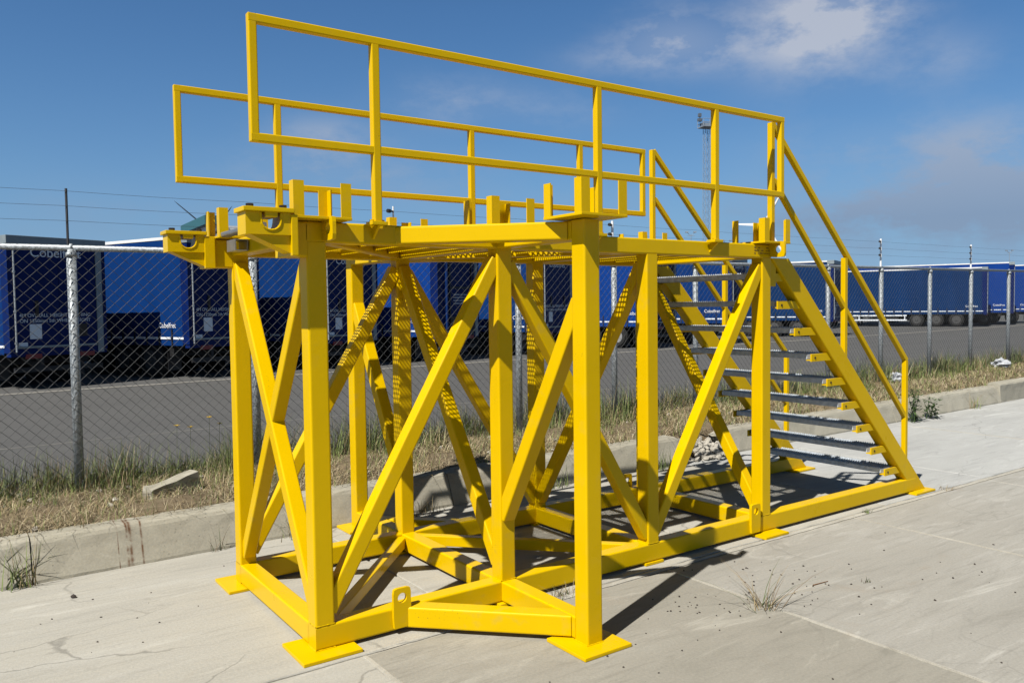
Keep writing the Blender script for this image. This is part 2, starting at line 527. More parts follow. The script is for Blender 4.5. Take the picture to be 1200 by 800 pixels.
def holed_plate(bm, rect, hole, y0, y1, axis='XZ', cut=0.015, n=20):
    """flat plate with a round hole; rect=(u0,u1,w0,w1) hole=(cu,cw,r); spans y0..y1 along the third axis"""
    u0, u1, w0, w1 = rect
    cu, cw, r = hole
    def P(u, w, y):
        return (u, y, w) if axis == 'XZ' else (y, u, w)
    # outer outline matched to the ring angles
    inner, outer = [], []
    for i in range(n):
        a = 2 * math.pi * (i + 0.5) / n
        c, s = math.cos(a), math.sin(a)
        inner.append((cu + r * c, cw + r * s))
        tt = []
        if c > 1e-6: tt.append((u1 - cu) / c)
        if c < -1e-6: tt.append((u0 - cu) / c)
        if s > 1e-6: tt.append((w1 - cw) / s)
        if s < -1e-6: tt.append((w0 - cw) / s)
        k = min(tt)
        outer.append((cu + k * c, cw + k * s))
    # snap nearest ring points to the corners (slightly cut)
    for cx, cy in ((u0, w0), (u1, w0), (u1, w1), (u0, w1)):
        i = min(range(n), key=lambda q: (outer[q][0] - cx) ** 2 + (outer[q][1] - cy) ** 2)
        sx = cut if cx == u0 else -cut
        sy = cut if cy == w0 else -cut
        outer[i] = (cx + sx * 0.3, cy + sy * 0.3)
    V = [[bm.verts.new(P(u, w, y)) for u, w in ring] for y in (y0, y1) for ring in (inner, outer)]
    fs = []
    for i in range(n):
        j = (i + 1) % n
        fs.append(bm.faces.new((V[0][i], V[0][j], V[1][j], V[1][i])))
        fs.append(bm.faces.new((V[2][i], V[3][i], V[3][j], V[2][j])))
        fs.append(bm.faces.new((V[1][i], V[1][j], V[3][j], V[3][i])))
        fs.append(bm.faces.new((V[0][i], V[2][i], V[2][j], V[0][j])))
    bmesh.ops.recalc_face_normals(bm, faces=fs)
def text_mesh(name, s, size, m, parent, loc, rot, ext=0.001, align='CENTER'):
    cu = bpy.data.curves.new('lettering', 'FONT')
    cu.body = s
    cu.size = size
    cu.extrude = ext
    cu.align_x = align
    o = bpy.data.objects.new('lettering', cu)
    COL.objects.link(o)
    dg = bpy.context.evaluated_depsgraph_get()
    me = bpy.data.meshes.new_from_object(o.evaluated_get(dg))
    bpy.data.objects.remove(o)
    bpy.data.curves.remove(cu)
    me.materials.clear()
    t = link(name, me, m, parent, loc)
    t.rotation_euler = rot
    return t
def copy_tree(o, parent=None):
    c = o.copy()
    COL.objects.link(c)
    c.parent = parent
    for ch in list(o.children):
        copy_tree(ch, c)
    return c

# ================================================================== THE GROUND
def kerb_y(x):
    return 2.06 + 0.028 * x
FA, FB = 3.62, 0.043
def fence_y(x):
    return FA + FB * x
YARD = -0.32
def row_y(x):
    return 20 + 0.07 * x
def verge_z(x, y):
    f = y - fence_y(x)
    base = 0.235
    if f > 0.25:
        k = min(1, (f - 0.25) / 1.5)
        k = k * k * (3 - 2 * k)
        base = 0.235 + (YARD - 0.03 - 0.235) * k
    return base

# base ground below the slabs and out to the horizon (near side)
bm = bmesh.new()
v = [bm.verts.new(p) for p in ((-1500, -1500, -0.02), (1500, -1500, -0.02), (1500, kerb_y(16) + .4, -0.02), (16, kerb_y(16) + .3, -0.02), (-16, kerb_y(-16) + .3, -0.02), (-1500, kerb_y(-16) + .4, -0.02))]
bm.faces.new(v)
kind(done('ground', bm, ASPH), 'structure')
bm = bmesh.new()
bm.faces.new([bm.verts.new(p) for p in ((-9.6, -5.32, -0.010), (16.1, -5.32, -0.010), (16.1, kerb_y(16) + .1, -0.010), (-9.6, kerb_y(-9.6) + .1, -0.010))])
kind(done('slab_bedding', bm, JOINT), 'structure')

# concrete slabs
def slab(x0, x1, y0, y1, m, dz=0.0, ykerb=False):
    bm = bmesh.new()
    g = 0.011
    nx = max(2, int((x1 - x0) / 0.12))
    def jit(t, s):
        return 0.0035 * math.sin(t * 23.0 + s) + 0.0025 * math.sin(t * 57 + s * 3) + random.uniform(-0.0015, 0.0015)
    top, bot, topi = [], [], []
    loop = []
    for i in range(nx + 1):
        x = x0 + (x1 - x0) * i / nx
        loop.append((x, y0 + g + jit(x, y0)))
    ny = max(2, int((y1 - y0) / 0.12))
    for i in range(1, ny):
        y = y0 + (y1 - y0) * i / ny
        loop.append((x1 - g + jit(y, x1), y))
    for i in range(nx + 1):
        x = x1 - (x1 - x0) * i / nx
        yy = kerb_y(x) + 0.02 if ykerb else y1 - g + jit(x, y1)
        loop.append((x, yy))
    for i in range(1, ny):
        y = y1 - (y1 - y0) * i / ny
        loop.append((x0 + g + jit(y, x0), y))
    cx = sum(p[0] for p in loop) / len(loop)
    cy = sum(p[1] for p in loop) / len(loop)
    A = [bm.verts.new((p[0] - (0.004 if p[0] > cx else -0.004), p[1] - (0.004 if p[1] > cy else -0.004), dz)) for p in loop]
    B = [bm.verts.new((p[0], p[1], dz - 0.005)) for p in loop]
    C = [bm.verts.new((p[0], p[1], dz - 0.05)) for p in loop]
    n = len(loop)
    bm.faces.new(A)
    for i in range(n):
        j = (i + 1) % n
        bm.faces.new((B[i], B[j], A[j], A[i]))
        bm.faces.new((C[i], C[j], B[j], B[i]))
    kind(done('concrete_slab', bm, m), 'structure')
YJ = -0.135
xs_front = [-9.5, -6.0, -3.9, -1.87, 0.19, 2.28, 4.33, 6.5, 8.7, 10.9, 13.1, 16.0]
rows_f = [(-2.72, YJ), (-5.3, -2.72)]
for i in range(len(xs_front) - 1):
    for y0, y1 in rows_f:
        slab(xs_front[i], xs_front[i + 1], y0, y1, (CONC if xs_front[i] > 2.0 else CONC_D) if xs_front[i] > 0.1 else CONC_L, random.uniform(-0.001, 0.001))
xs_back = [-9.5, -6.2, -2.9, 0.85, 2.9, 4.9, 6.60, 9.13, 11.6, 16.0]
for i in range(len(xs_back) - 1):
    slab(xs_back[i], xs_back[i + 1], YJ + (0.055 if xs_back[i] > 0.2 else 0.0), kerb_y(xs_back[i]), CONC_L if xs_back[i] < 4.5 else CONC_N, random.uniform(-0.001, 0.001), True)
# pale mortar strip along the long joint
bm = bmesh.new()
n = 120
A = []
for i in range(n + 1):
    x = 0.22 + 7.4 * i / n
    w = 0.042 + 0.006 * math.sin(x * 9) + random.uniform(-0.004, 0.004)
    A.append((bm.verts.new((x, YJ + 0.012 + random.uniform(-0.003, 0.003), -0.006)), bm.verts.new((x, YJ + 0.014 + w * 0.4, 0.003 + random.uniform(-.001, .001))), bm.verts.new((x, YJ + 0.016 + w, -0.004))))
for i in range(n):
    for k in (0, 1):
        bm.faces.new((A[i][k], A[i + 1][k], A[i + 1][k + 1], A[i][k + 1]))
kind(done('mortar_strip', bm, JOINT), 'structure')

for x0, y0, y1, w in ((2.28, -5.2, YJ - .01, .015), (4.33, -5.2, YJ - .01, .012), (0.19, -5.2, YJ - .01, .020), (9.13, 0.2, 2.0, .026)):
    bm = bmesh.new()
    rows = []
    n = 70
    for i in range(n + 1):
        y = y0 + (y1 - y0) * i / n
        ww = w * random.uniform(.75, 1.15)
        xx = x0 + random.uniform(-.003, .003)
        rows.append([bm.verts.new((xx - ww * .6, y, -0.006)), bm.verts.new((xx - ww * .45, y, 0.0025)), bm.verts.new((xx + ww * .45, y, 0.0025)), bm.verts.new((xx + ww * .6, y, -0.006))])
    for i in range(n):
        for k in range(3):
            bm.faces.new((rows[i][k], rows[i + 1][k], rows[i + 1][k + 1], rows[i][k + 1]))
    bmesh.ops.recalc_face_normals(bm, faces=bm.faces)
    kind(done('mortar_strip', bm, JOINT), 'structure')

# kerb blocks
def kerb_block(x0, x1, h=0.262, dy=0.0, rough0=False, rough1=False, bat=0.10):
    bm = bmesh.new()
    n = max(3, int((x1 - x0) / 0.12))
    prof0 = [(0.0, -0.03), (0.004, 0.02), (bat * 0.62, h * 0.62), (bat - 0.012, h - 0.035), (bat + 0.004, h - 0.012), (bat + 0.03, h), (bat + 0.17, h + 0.002), (bat + 0.185, h - 0.02), (bat + 0.19, -0.03)]
    rows = []
    for i in range(n + 1):
        x = x0 + (x1 - x0) * i / n
        row = []
        for k, (yy, zz) in enumerate(prof0):
            jx = 0
            if (i == 0 and rough0) or (i == n and rough1):
                jx = random.uniform(-0.07, 0.07)
                zz = zz * random.uniform(0.75, 1.0) if k > 2 else zz
            row.append(bm.verts.new((x + jx, kerb_y(x) + dy + yy + random.uniform(-0.0035, 0.0035), zz + random.uniform(-0.003, 0.003))))
        rows.append(row)
    for i in range(n):
        for k in range(len(prof0) - 1):
            bm.faces.new((rows[i][k], rows[i + 1][k], rows[i + 1][k + 1], rows[i][k + 1]))
    bm.faces.new(rows[0])
    bm.faces.new(rows[-1][::-1])
    kind(done('kerb', bm, KERB), 'structure')
kerb_block(-9.5, -5.3)
kerb_block(-5.29, -1.03)
kerb_block(-1.022, 2.05)
kerb_block(2.058, 5.05, rough1=True)
kerb_block(5.62, 9.3, rough0=True)
kerb_block(9.31, 12.62)
kerb_block(12.64, 18.0, 0.31, 0.02, bat=0.03)

# rubble where the kerb is broken
def stones(bm, n, fx, smin, smax):
    for i in range(n):
        x, y, z = fx()
        s = random.uniform(smin, smax)
        ret = bmesh.ops.create_icosphere(bm, subdivisions=1, radius=s, matrix=Matrix.Translation((x, y, z)) @ Matrix.Rotation(random.uniform(0, 6), 4, (random.random(), random.random(), random.random() + .1)))
        for vv in ret['verts']:
            vv.co += Vector((random.uniform(-1, 1), random.uniform(-1, 1), random.uniform(-1, 1))) * s * 0.35
            vv.co.z = z + (vv.co.z - z) * 0.75
bm = bmesh.new()
def fx():
    x = random.gauss(5.40, 0.19)
    t = random.random()
    return x, kerb_y(x) - 0.10 + 0.36 * t + random.uniform(-.04, .04), 0.02 + 0.17 * t
stones(bm, 110, fx, 0.016, 0.045)
o = done('rubble', bm, STONE)
kind(o, 'stuff', 'pale rubble spilling from the broken gap in the kerb', 'rubble')

# verge
bm = bmesh.new()
xs = [-9.5 + 0.16 * i for i in range(int(37.5 / 0.16))]
ts = [0.0, 0.03, 0.08, 0.14, 0.2, 0.27, 0.34, 0.41, 0.48, 0.55, 0.62, 0.7, 0.78, 0.86, 0.93, 1.0]
grid = []
for x in xs:
    row = []
    y0, y1 = kerb_y(x) + 0.2, fence_y(x) + 2.3
    row.append(bm.verts.new((x, y0 - 0.015, -0.06)))
    for t in ts:
        y = y0 + (y1 - y0) * t
        z = verge_z(x, y) + 0.025 * math.sin(x * 2.1 + y * 3.3) + 0.02 * math.sin(x * 5.3 - y * 4.1) + random.uniform(-0.015, 0.015)
        if t < 0.02:
            z = 0.245
        if t > 0.97:
            z = YARD - 0.05
        row.append(bm.verts.new((x, y, z)))
    grid.append(row)
for i in range(len(xs) - 1):
    for k in range(len(ts)):
        bm.faces.new((grid[i][k], grid[i + 1][k], grid[i + 1][k + 1], grid[i][k + 1]))
kind(done('verge', bm, SOIL, smooth=True), 'structure')

# the yard: one sheet to the horizon
bm = bmesh.new()
v = [bm.verts.new(p) for p in ((-2500, fence_y(-9) + 0.9, YARD), (-12, fence_y(-9) + 0.9, YARD), (22, fence_y(22) + 0.9, YARD), (2500, fence_y(22) + 0.9, YARD), (2500, 4000, YARD), (-2500, 4000, YARD))]
bm.faces.new(v)
kind(done('yard_road', bm, ASPH), 'structure')
# ground ends closing the sides of the verge (far right and left) with earth
bm = bmesh.new()
for x0, x1 in ((-1500, -9.5), (27.6, 1500)):
    ya, yb = kerb_y(max(min(x0, 16), -16) if x0 > 0 else -16), fence_y(-9) + 1.2 if x0 < 0 else fence_y(22) + 1.2
    v = [bm.verts.new(p) for p in ((x0, ya, 0.2), (x1, ya, 0.2), (x1, yb, 0.2), (x0, yb, 0.2))]
    bm.faces.new(v)
kind(done('earth_bank', bm, SOIL), 'structure')

# stone edging strip of the trailer bays and the sealed seam in the road
def strip(name, f, x0, x1, w, z, h, m, wob=0.0):
    bm = bmesh.new()
    n = int((x1 - x0) / 0.8)
    rows = []
    for i in range(n + 1):
        x = x0 + (x1 - x0) * i / n
        y = f(x) + random.uniform(-wob, wob)
        rows.append([bm.verts.new((x, y, z)), bm.verts.new((x, y, z + h)), bm.verts.new((x, y + w, z + h)), bm.verts.new((x, y + w, z))])
    for i in range(n):
        for k in range(3):
            bm.faces.new((rows[i][k], rows[i + 1][k], rows[i + 1][k + 1], rows[i][k + 1]))
    return kind(done(name, bm, m), 'structure')
SEAM = concrete('seam_filler', (0.20, 0.195, 0.18), (0.30, 0.29, 0.26), (0.13, 0.13, 0.125), (3, 3, 3), 0)
EDGE = concrete('edging_concrete', (0.30, 0.285, 0.255), (0.36, 0.34, 0.30), (0.2, 0.19, 0.17), (1, 1, 1), 0)
strip('road_edging', lambda x: 19.05 + 0.07 * x, -25, 80, 0.32, YARD, 0.02, EDGE, 0.02)
strip('road_seam', lambda x: 10.2 + 0.03 * x, -18, 40, 0.055, YARD, 0.004, SEAM, 0.025)

# ================================================================== THE YELLOW PLATFORM
s, zb, zu, zt, P = 0.10, 0.1375, 2.0, 2.10, 0.02
xD, xF, xG, xE = 1.094, 2.242, 3.389, 5.432
yC, WW = -0.742, 1.305
yJ = WW - yC
e = 0.003
PF = empty('access_platform', (0, 0, 0), 'tall bright yellow steel platform with guard rails and grating stair on the concrete', 'platform')
def part(name, fn, m=YEL, parent=PF, smooth=False):
    b = bmesh.new()
    fn(b)
    return done(name, b, m, parent, smooth=smooth)
def zbar(name, x, y, z0, z1, w=s, parent=PF):
    return part(name, lambda b: bar(b, (x + w / 2, y + w / 2, z0), (x + w / 2, y + w / 2, z1), w, w, (0, 1, 0)), parent=parent)
zc, zuc = (P + zb) / 2, (zu + zt) / 2
hb = zb - P
# posts
for x, y in ((0, 0), (xD, 0), (xF, 0), (xG, 0), (0, WW - s), (xD, WW - s), (xF, WW - s), (xG, WW - s)):
    zbar('post', x, y, zb - e, zu + e)
for y in (yC, yJ - s):
    zbar('post', xD, y, P - e, zt - 0.004)
# base frame
for y in (s / 2, WW - s / 2):
    part('base_beam', lambda b: bar(b, (0, y, zc), (xE + 0.06, y, zc), s, hb))
    part('deck_beam', lambda b: bar(b, (0, y, zuc), (xG + s, y, zuc), s, zt - zu))
for x in (0, xD, xF, xG):
    part('cross_beam', lambda b: bar(b, (x + s / 2, s - e, zc), (x + s / 2, WW - s + e, zc), s, hb - 0.004))
    part('cross_beam', lambda b: bar(b, (x + s / 2, s - e, zuc), (x + s / 2, WW - s + e, zuc), s, zt - zu - 0.006))
for z, hh in ((zc, hb - 0.004), (zuc, zt - zu - 0.004)):
    part('outrigger_beam', lambda b: bar(b, (xD + s / 2, yC + s - e, z), (xD + s / 2, e, z), s - 0.002, hh))
    part('outrigger_beam', lambda b: bar(b, (xD + s / 2, WW - e, z), (xD + s / 2, yJ - s + e, z), s - 0.002, hh))
    part('corner_tie', lambda b: bar(b, (0.505, 0.035, z), (xD + 0.03, -0.585, z), 0.098, hh - 0.006))
    part('corner_tie', lambda b: bar(b, (xD + 0.07, WW + 0.42, z), (xD + 0.52, WW - 0.04, z), 0.09, hh - 0.006))
# truss braces: front and back faces
def brace(name, p0, p1, w, up):
    part(name, lambda b: bar(b, p0, p1, w, w * 0.98, up, 0.009))
for y in (s / 2, WW - s / 2):
    U = (0, 1, 0)
    brace('diagonal_brace', (s - 0.02, y, zb + 0.06), (xD + 0.01, y, zu - 0.06), 0.08, U)
    brace('diagonal_brace', (xD + s - 0.01, y, zu - 0.08), (xF + 0.02, y, zb + 0.05), 0.08, U)
    brace('diagonal_brace', (xF + s - 0.02, y, zb + 0.06), (xG + 0.01, y, zu - 0.06), 0.08, U)
# end and cross braces
U = (1, 0, 0)
brace('diagonal_brace', (s / 2, s - 0.01, zb + 0.06), (s / 2, WW - s + 0.01, zu - 0.06), 0.080, U)
brace('diagonal_brace', (s / 2 + 0.002, s - 0.01, zu - 0.06), (s / 2 + 0.002, WW - s + 0.01, zb + 0.06), 0.074, U)
brace('diagonal_brace', (xD + s / 2, s - 0.01, zb + 0.08), (xD + s / 2, WW - s + 0.01, zu - 0.06), 0.08, U)
brace('diagonal_brace', (xF + s / 2, WW - s + 0.01, zb + 0.06), (xF + s / 2, s - 0.01, zu - 0.06), 0.08, U)
brace('diagonal_brace', (xG + s / 2, s - 0.01, zb + 0.06), (xG + s / 2, WW - s + 0.01, zu - 0.06), 0.08, U)
brace('outrigger_strut', (xD + s / 2, 0.02, 0.50), (xD + s / 2, yC + s - 0.02, 1.70), 0.085, U)
brace('outrigger_strut', (xD + s / 2, WW - 0.02, 0.50), (xD + s / 2, yJ - s + 0.02, 1.70), 0.085, U)
# flat plan braces
for z in (zc + 0.005, zuc - 0.01):
    for (a, b_) in (((s - .02, s - .02), (xD + .02, WW - s + .02)), ((xD + s - .02, WW - s + .02), (xF + .02, s - .02)), ((xF + s - .02, s - .02), (xG + .02, WW - s + .02))):
        part('plan_brace', lambda b: bar(b, (a[0], a[1], z), (b_[0], b_[1], z), 0.06, 0.07, (0, 0, 1), 0.006))
# foot plates
for x, y in ((s / 2, s / 2), (s / 2, WW - s / 2), (xD + s / 2, yC + s / 2), (xD + s / 2, yJ - s / 2)):
    part('foot_plate', lambda b: box(b, x - .15, x + .15, y - .15, y + .15, 0.001, P - 0.001, 0.004))
for y in (s / 2, WW - s / 2):
    part('foot_plate', lambda b: box(b, xG - .095, xG + .165, y - .16, y + .10, 0.001, P - 0.001, 0.004))
    part('foot_plate', lambda b: box(b, xE - .04, xE + .275, y - .115, y + .10, 0.001, P - 0.001, 0.004))
    part('foot_plate', lambda b: box(b, xD - .03, xD + .13, y - .08, y + .08, 0.001, P - 0.001, 0.003))
    part('foot_plate', lambda b: box(b, xF - .03, xF + .13, y - .06, y + .06, 0.001, P - 0.001, 0.003))
# tie-down lugs on the base beams and lifting lugs on the deck beams
for y0, y1 in ((-0.021, -0.001), (WW + 0.001, WW + 0.021)):
    for u in (0.41, 3.245):
        part('tie_down_lug', lambda b: holed_plate(b, (u, u + 0.10, 0.032, 0.242), (u + 0.05, 0.190, 0.026), y0, y1))
for ya, yb in ((-0.131, -0.001), (WW + 0.001, WW + 0.131)):
    hy = (ya + yb) / 2 + (-0.008 if ya < 0 else 0.008)
    for xx in (0.078, 3.466):
        part('lifting_lug', lambda b: holed_plate(b, (ya, yb, 2.006, 2.118), (hy, 2.062, 0.027), xx, xx + 0.018, 'YZ'))
# weld beads round the foot of each post
def weld(b, x0, x1, y0, y1, z):
    pts = [(x0, y0, z), (x1, y0, z), (x1, y1, z), (x0, y1, z)]
    for i in range(4):
        p, q = Vector(pts[i]), Vector(pts[(i + 1) % 4])
        k = 9
        for j in range(k):
            a, c = p.lerp(q, j / k), p.lerp(q, (j + 1) / k)
            cyl(b, a, c, 0.0036 + random.uniform(-.001, .0012), None, 6, False)
for x, y in ((0, 0), (xD, 0), (xF, 0), (xG, 0)):
    part('weld_bead', lambda b: weld(b, x + .002, x + s - .002, y + .002, y + s - .002, zb + 0.001))
part('weld_bead', lambda b: weld(b, xD, xD + s, yC, yC + s, P))
part('weld_bead', lambda b: weld(b, 0, s, 0, s, P))
# guide plates with four angle uprights
def guide(x, y, skip=()):
    g = part('guide_plate', lambda b: box(b, x - .145, x + .145, y - .145, y + .145, zt + 0.002, zt + 0.016, 0.003))
    for sx in (-1, 1):
        for sy in (-1, 1):
            if (sx, sy) in skip:
                continue
            cx, cy = x + sx * .143, y + sy * .143
            def L(b):
                L_ = 0.052
                t = 0.007
                pts = [(cx, cy), (cx - sx * L_, cy), (cx - sx * L_, cy - sy * t), (cx - sx * t, cy - sy * t), (cx - sx * t, cy - sy * L_), (cx, cy - sy * L_)]
                prism(b, [(p[0], p[1], zt + 0.004) for p in pts], (0, 0, 0.172))
            part('guide_angle', L, parent=g)
guide(s / 2, s / 2, ((-1, 1),))
guide(s / 2, WW - s / 2)
for x, y in ((xD + s / 2, s / 2), (xG + s / 2, s / 2), (xD + s / 2, WW - s / 2), (xG + s / 2, WW - s / 2), (xD + s / 2, yC + s / 2), (xD + s / 2, yJ - s / 2)):
    guide(x, y)
# clamp brackets with U notch at the two end posts
def clamp(x0, x1, xe, y0, y1):
    zt_, zl = 2.117, 2.018
    cx = x0 + (x1 - x0) * 0.60 - 0.01
    r = 0.045
    def body(b):
        pts = [(x0, zl), (x1, zl), (x1, zt_), (cx + r + 0.004, zt_)]
        for k in range(9):
            a = math.pi * k / 8
            pts.append((cx + r * math.cos(a), zl + 0.062 - r * 0.95 * math.sin(a)))
        pts += [(cx - r - 0.004, zt_), (x0, zt_)]
        prism(b, [(p[0], y0, p[1]) for p in pts], (0, y1 - y0, 0))
        # rolled lip round the notch
        lip = [(cx + r + 0.002, zt_ - .002)] + [(cx + r * math.cos(math.pi * k / 8), zl + 0.062 - r * 0.95 * math.sin(math.pi * k / 8)) for k in range(9)] + [(cx - r - 0.002, zt_ - .002)]
        for i in range(len(lip) - 1):
            cyl(b, (lip[i][0], y0 + .001, lip[i][1]), (lip[i + 1][0], y0 + .001, lip[i + 1][1]), 0.0055, None, 6)
    c = part('clamp_bracket', body)
    part('clamp_web', lambda b: prism(b, [(x0 + 0.02, y0 + 0.012, zl + .001), (x1, y0 + 0.012, zl + .001), (x1, y0 + 0.012, 1.937)], (0, (y1 - y0) - 0.024, 0)), parent=c)
    part('end_plate', lambda b: box(b, x1 - 0.002, xe, y0 - 0.008, (0.102 if y0 < 0 else y1 + 0.008), 1.926, 2.112, 0.004), parent=c)
    part('clamp_cap', lambda b: (box(b, x0 - 0.012, x1 + 0.012, y0 - 0.014, y1 + 0.014, zt_ + 0.001, zt_ + 0.022, 0.004), box(b, cx - 0.028, cx + 0.028, y0 - 0.008, y1 - 0.01, zt_ - 0.022, zt_ + 0.003, 0.004)), parent=c)
    for bx in (x0 + 0.035, x1 - 0.02):
        part('clamp_bolt', lambda b: cyl(b, (bx, (y0 + y1) / 2 - .01, zt_ + 0.021), (bx, (y0 + y1) / 2 - .01, zt_ + 0.040), 0.017, None, 6), BOLT, parent=c)
    return c
clamp(-0.322, -0.115, -0.086, -0.12, -0.002)
clamp(-0.362, -0.158, -0.101, 1.19, 1.305)
for x0, y in ((-0.088, s / 2), (-0.103, WW - s / 2)):
    part('post_head', lambda b: bar(b, (x0, y, 2.014), (0.003, y, 2.014), s, 0.168))
# grey square bars resting between the clamps
part('spacer_bar', lambda b: bar(b, (-0.062, 0.45, 2.118), (-0.062, 1.22, 2.118), 0.05, 0.03), ALU)
def hollow(b):
    for (u0, u1, w0, w1) in ((0, .09, 0, .006), (0, .09, .074, .08), (0, .006, .006, .074), (.084, .09, .006, .074)):
        box(b, -0.080 + u0 * .8, -0.080 + u1 * .8, 0.86, 1.02, 2.012 + w0 * .8, 2.012 + w1 * .8)
part('spacer_tube', hollow, ALU)
# perforated deck planks
def deck(b):
    z = zt - 0.040
    pw, pit, hole = 0.195, 0.025, 0.0155
    y0, y1 = s + 0.004, WW - s - 0.004
    ny = int((y1 - y0) / pit)
    x = 0.104
    while x + pw < xG + 0.05:
        if abs(x) < 9:
            xs_ = [x + 0.002]
            k = 6
            st = (pw - 0.004 - k * pit) / 2
            for i in range(k):
                xc = x + 0.002 + st + pit * (i + .5)
                xs_ += [xc - hole / 2, xc + hole / 2]
            xs_.append(x + pw - 0.002)
            ys_ = [y0]
            for j in range(ny):
                yc = y0 + pit * (j + .5)
                ys_ += [yc - hole / 2, yc + hole / 2]
            ys_.append(y1)
            V = {}
            def vv(i, j):
                if (i, j) not in V:
                    V[(i, j)] = b.verts.new((xs_[i], ys_[j], z))
                return V[(i, j)]
            nj = len(ys_) - 1
            for i in range(len(xs_) - 1):
                if i % 2 == 0:
                    b.faces.new((vv(i, 0), vv(i + 1, 0), vv(i + 1, nj), vv(i, nj)))
                else:
                    for j in range(0, nj, 2):
                        b.faces.new((vv(i, j), vv(i + 1, j), vv(i + 1, j + 1), vv(i, j + 1)))
            for xx in (xs_[0], xs_[-1] - 0.003):
                box(b, xx, xx + 0.003, y0, y1, z - 0.036, z)
        x += pw + 0.003
part('deck_grating', deck)

# guard rails
r4 = 0.040
z2, z3 = 2.436, 3.004
xr0, xr1 = -0.270, 3.552
def guard(yc, outer, posts):
    g = bmesh.new()
    for z in (z2 + r4 / 2, z3 - r4 / 2):
        bar(g, (xr0 + 0.002, yc, z), (xr1 - 0.002, yc, z), r4, r4, (0, 0, 1), 0.006)
    for x in (xr0 + r4 / 2, xr1 - r4 / 2):
        bar(g, (x, yc, z2 + 0.002), (x, yc, z3 - 0.002), r4 - 0.001, r4 - 0.001, (0, 1, 0), 0.006)
    gr = done('guard_rail', g, YEL, PF)
    for x in posts:
        part('rail_post', lambda b: bar(b, (x, yc, zt + 0.005), (x, yc, z3 - r4 + 0.003), r4 + 0.002, r4 + 0.002, (0, 1, 0), 0.006), parent=gr)
        ys = sorted((yc - 0.035 * (1 if outer < 0 else -1), yc + 0.04 * (1 if outer < 0 else -1)))
        part('post_bracket', lambda b: (box(b, x - .042, x + .042, ys[0], ys[1], zt - 0.010, zt + 0.008, 0.003),
             prism(b, [(x - .006, 0.0 if outer < 0 else WW, zt - .012), (x - .006, 0.0 if outer < 0 else WW, zt - .075), (x - .006, yc + outer * 0.025, zt - .012)], (0.012, 0, 0)),
             cyl(b, (x - .03, yc, zt + .006), (x - .03, yc, zt + .018), .010, None, 6), cyl(b, (x + .03, yc, zt + .006), (x + .03, yc, zt + .018), .010, None, 6)), parent=gr)
guard(-0.047, -1, (0.348, 1.795, 2.832))
guard(WW + 0.047, 1, (0.348, 1.795, 2.832))

# stair
st0 = Vector((3.50, 0, 2.06))
def line_top(x):
    return 2.018 - 1.013 * (x - 3.69)
for y in (s / 2, WW - s / 2):
    nrm = Vector((0.711, 0, 0.703))
    a = Vector((3.52, y, line_top(3.52))) - nrm * 0.0725
    b_ = Vector((5.72, y, line_top(5.72))) - nrm * 0.0725
    def stringer(b):
        bar(b, a, b_, 0.1 - 0.003, 0.145, (0, 0, 1))
        # cut the ends: level at the floor, upright at the deck
        bmesh.ops.bisect_plane(b, geom=b.verts[:] + b.edges[:] + b.faces[:], plane_co=(0, 0, P - 0.001), plane_no=(0, 0, -1), clear_outer=True)
        bmesh.ops.bisect_plane(b, geom=b.verts[:] + b.edges[:] + b.faces[:], plane_co=(xG + s - 0.003, 0, 0), plane_no=(-1, 0, 0), clear_outer=True)
        bmesh.ops.bisect_plane(b, geom=b.verts[:] + b.edges[:] + b.faces[:], plane_co=(0, 0, zu + 0.004), plane_no=(0, 0, 1), clear_outer=True)
    part('stair_stringer', stringer)
    part('stringer_plate', lambda b: box(b, xG + s - .002, xG + s + 0.075, y - .035, y + .035, zu - 0.20, zu + .002, 0.003))
for i in range(9):
    xl = 5.037 - 0.2063 * i
    zz = 0.262 + 0.2040 * i
    y0, y1 = 0.062, WW - 0.062
    def tread(b):
        box(b, xl + .004, xl + .010, y0, y1, zz - .036, zz)           # rear edge plate
        box(b, xl + .206, xl + .212, y0, y1, zz - .036, zz)           # nosing
        for yy in (y0, y1 - .005):
            box(b, xl + .010, xl + .206, yy, yy + .005, zz - .036, zz)
        nb = 52
        for k in range(1, nb):
            yy = y0 + (y1 - y0) * k / nb
            # serrated bearing bar
            pts = [(xl + .010, zz - .030), (xl + .206, zz - .030)]
            for q in range(9):
                xx = xl + .206 - .196 * q / 8
                pts.append((xx, zz + (0.004 if q % 2 == 0 else -0.004)))
            prism(b, [(p[0], yy - .0017, p[1]) for p in pts], (0, .0034, 0))
        box(b, xl + .0105, xl + .2055, y0 + .006, y1 - .006, zz - .011, zz - .008)
        for xx in ():
            box(b, xx - .002, xx + .002, y0 + .006, y1 - .006, zz - .012, zz - .003)
        # teeth along both edges
        nt_ = 56
        for xe_ in (xl + .004, xl + .206):
            for k in range(nt_):
                yy = y0 + (y1 - y0) * (k + .5) / nt_
                prism(b, [(xe_, yy - .008, zz - .001), (xe_, yy + .008, zz - .001), (xe_, yy, zz + .009)], (.006, 0, 0))
    t = part('stair_tread', tread, TREAD)
    for yy in (0.020, WW - 0.032):
        xs2 = 3.69 + (2.018 - (zz - .03)) / 1.013 - 0.145
        br = part('tread_bracket', lambda b: (box(b, xl, max(xs2 + .03, xl + .07), yy, yy + .012, zz - .058, zz + .002, 0.003), box(b, xl, max(xs2, xl + .05), yy + (.012 if yy < .5 else -.035), yy + (.047 if yy < .5 else 0), zz - .050, zz - .042)), parent=t)
        part('tread_bolt', lambda b: cyl(b, (xl + .045, yy - .004 if yy < .5 else yy + .016, zz - .028), (xl + .045, yy + .008, zz - .028), .009, None, 6), BOLT, parent=br)
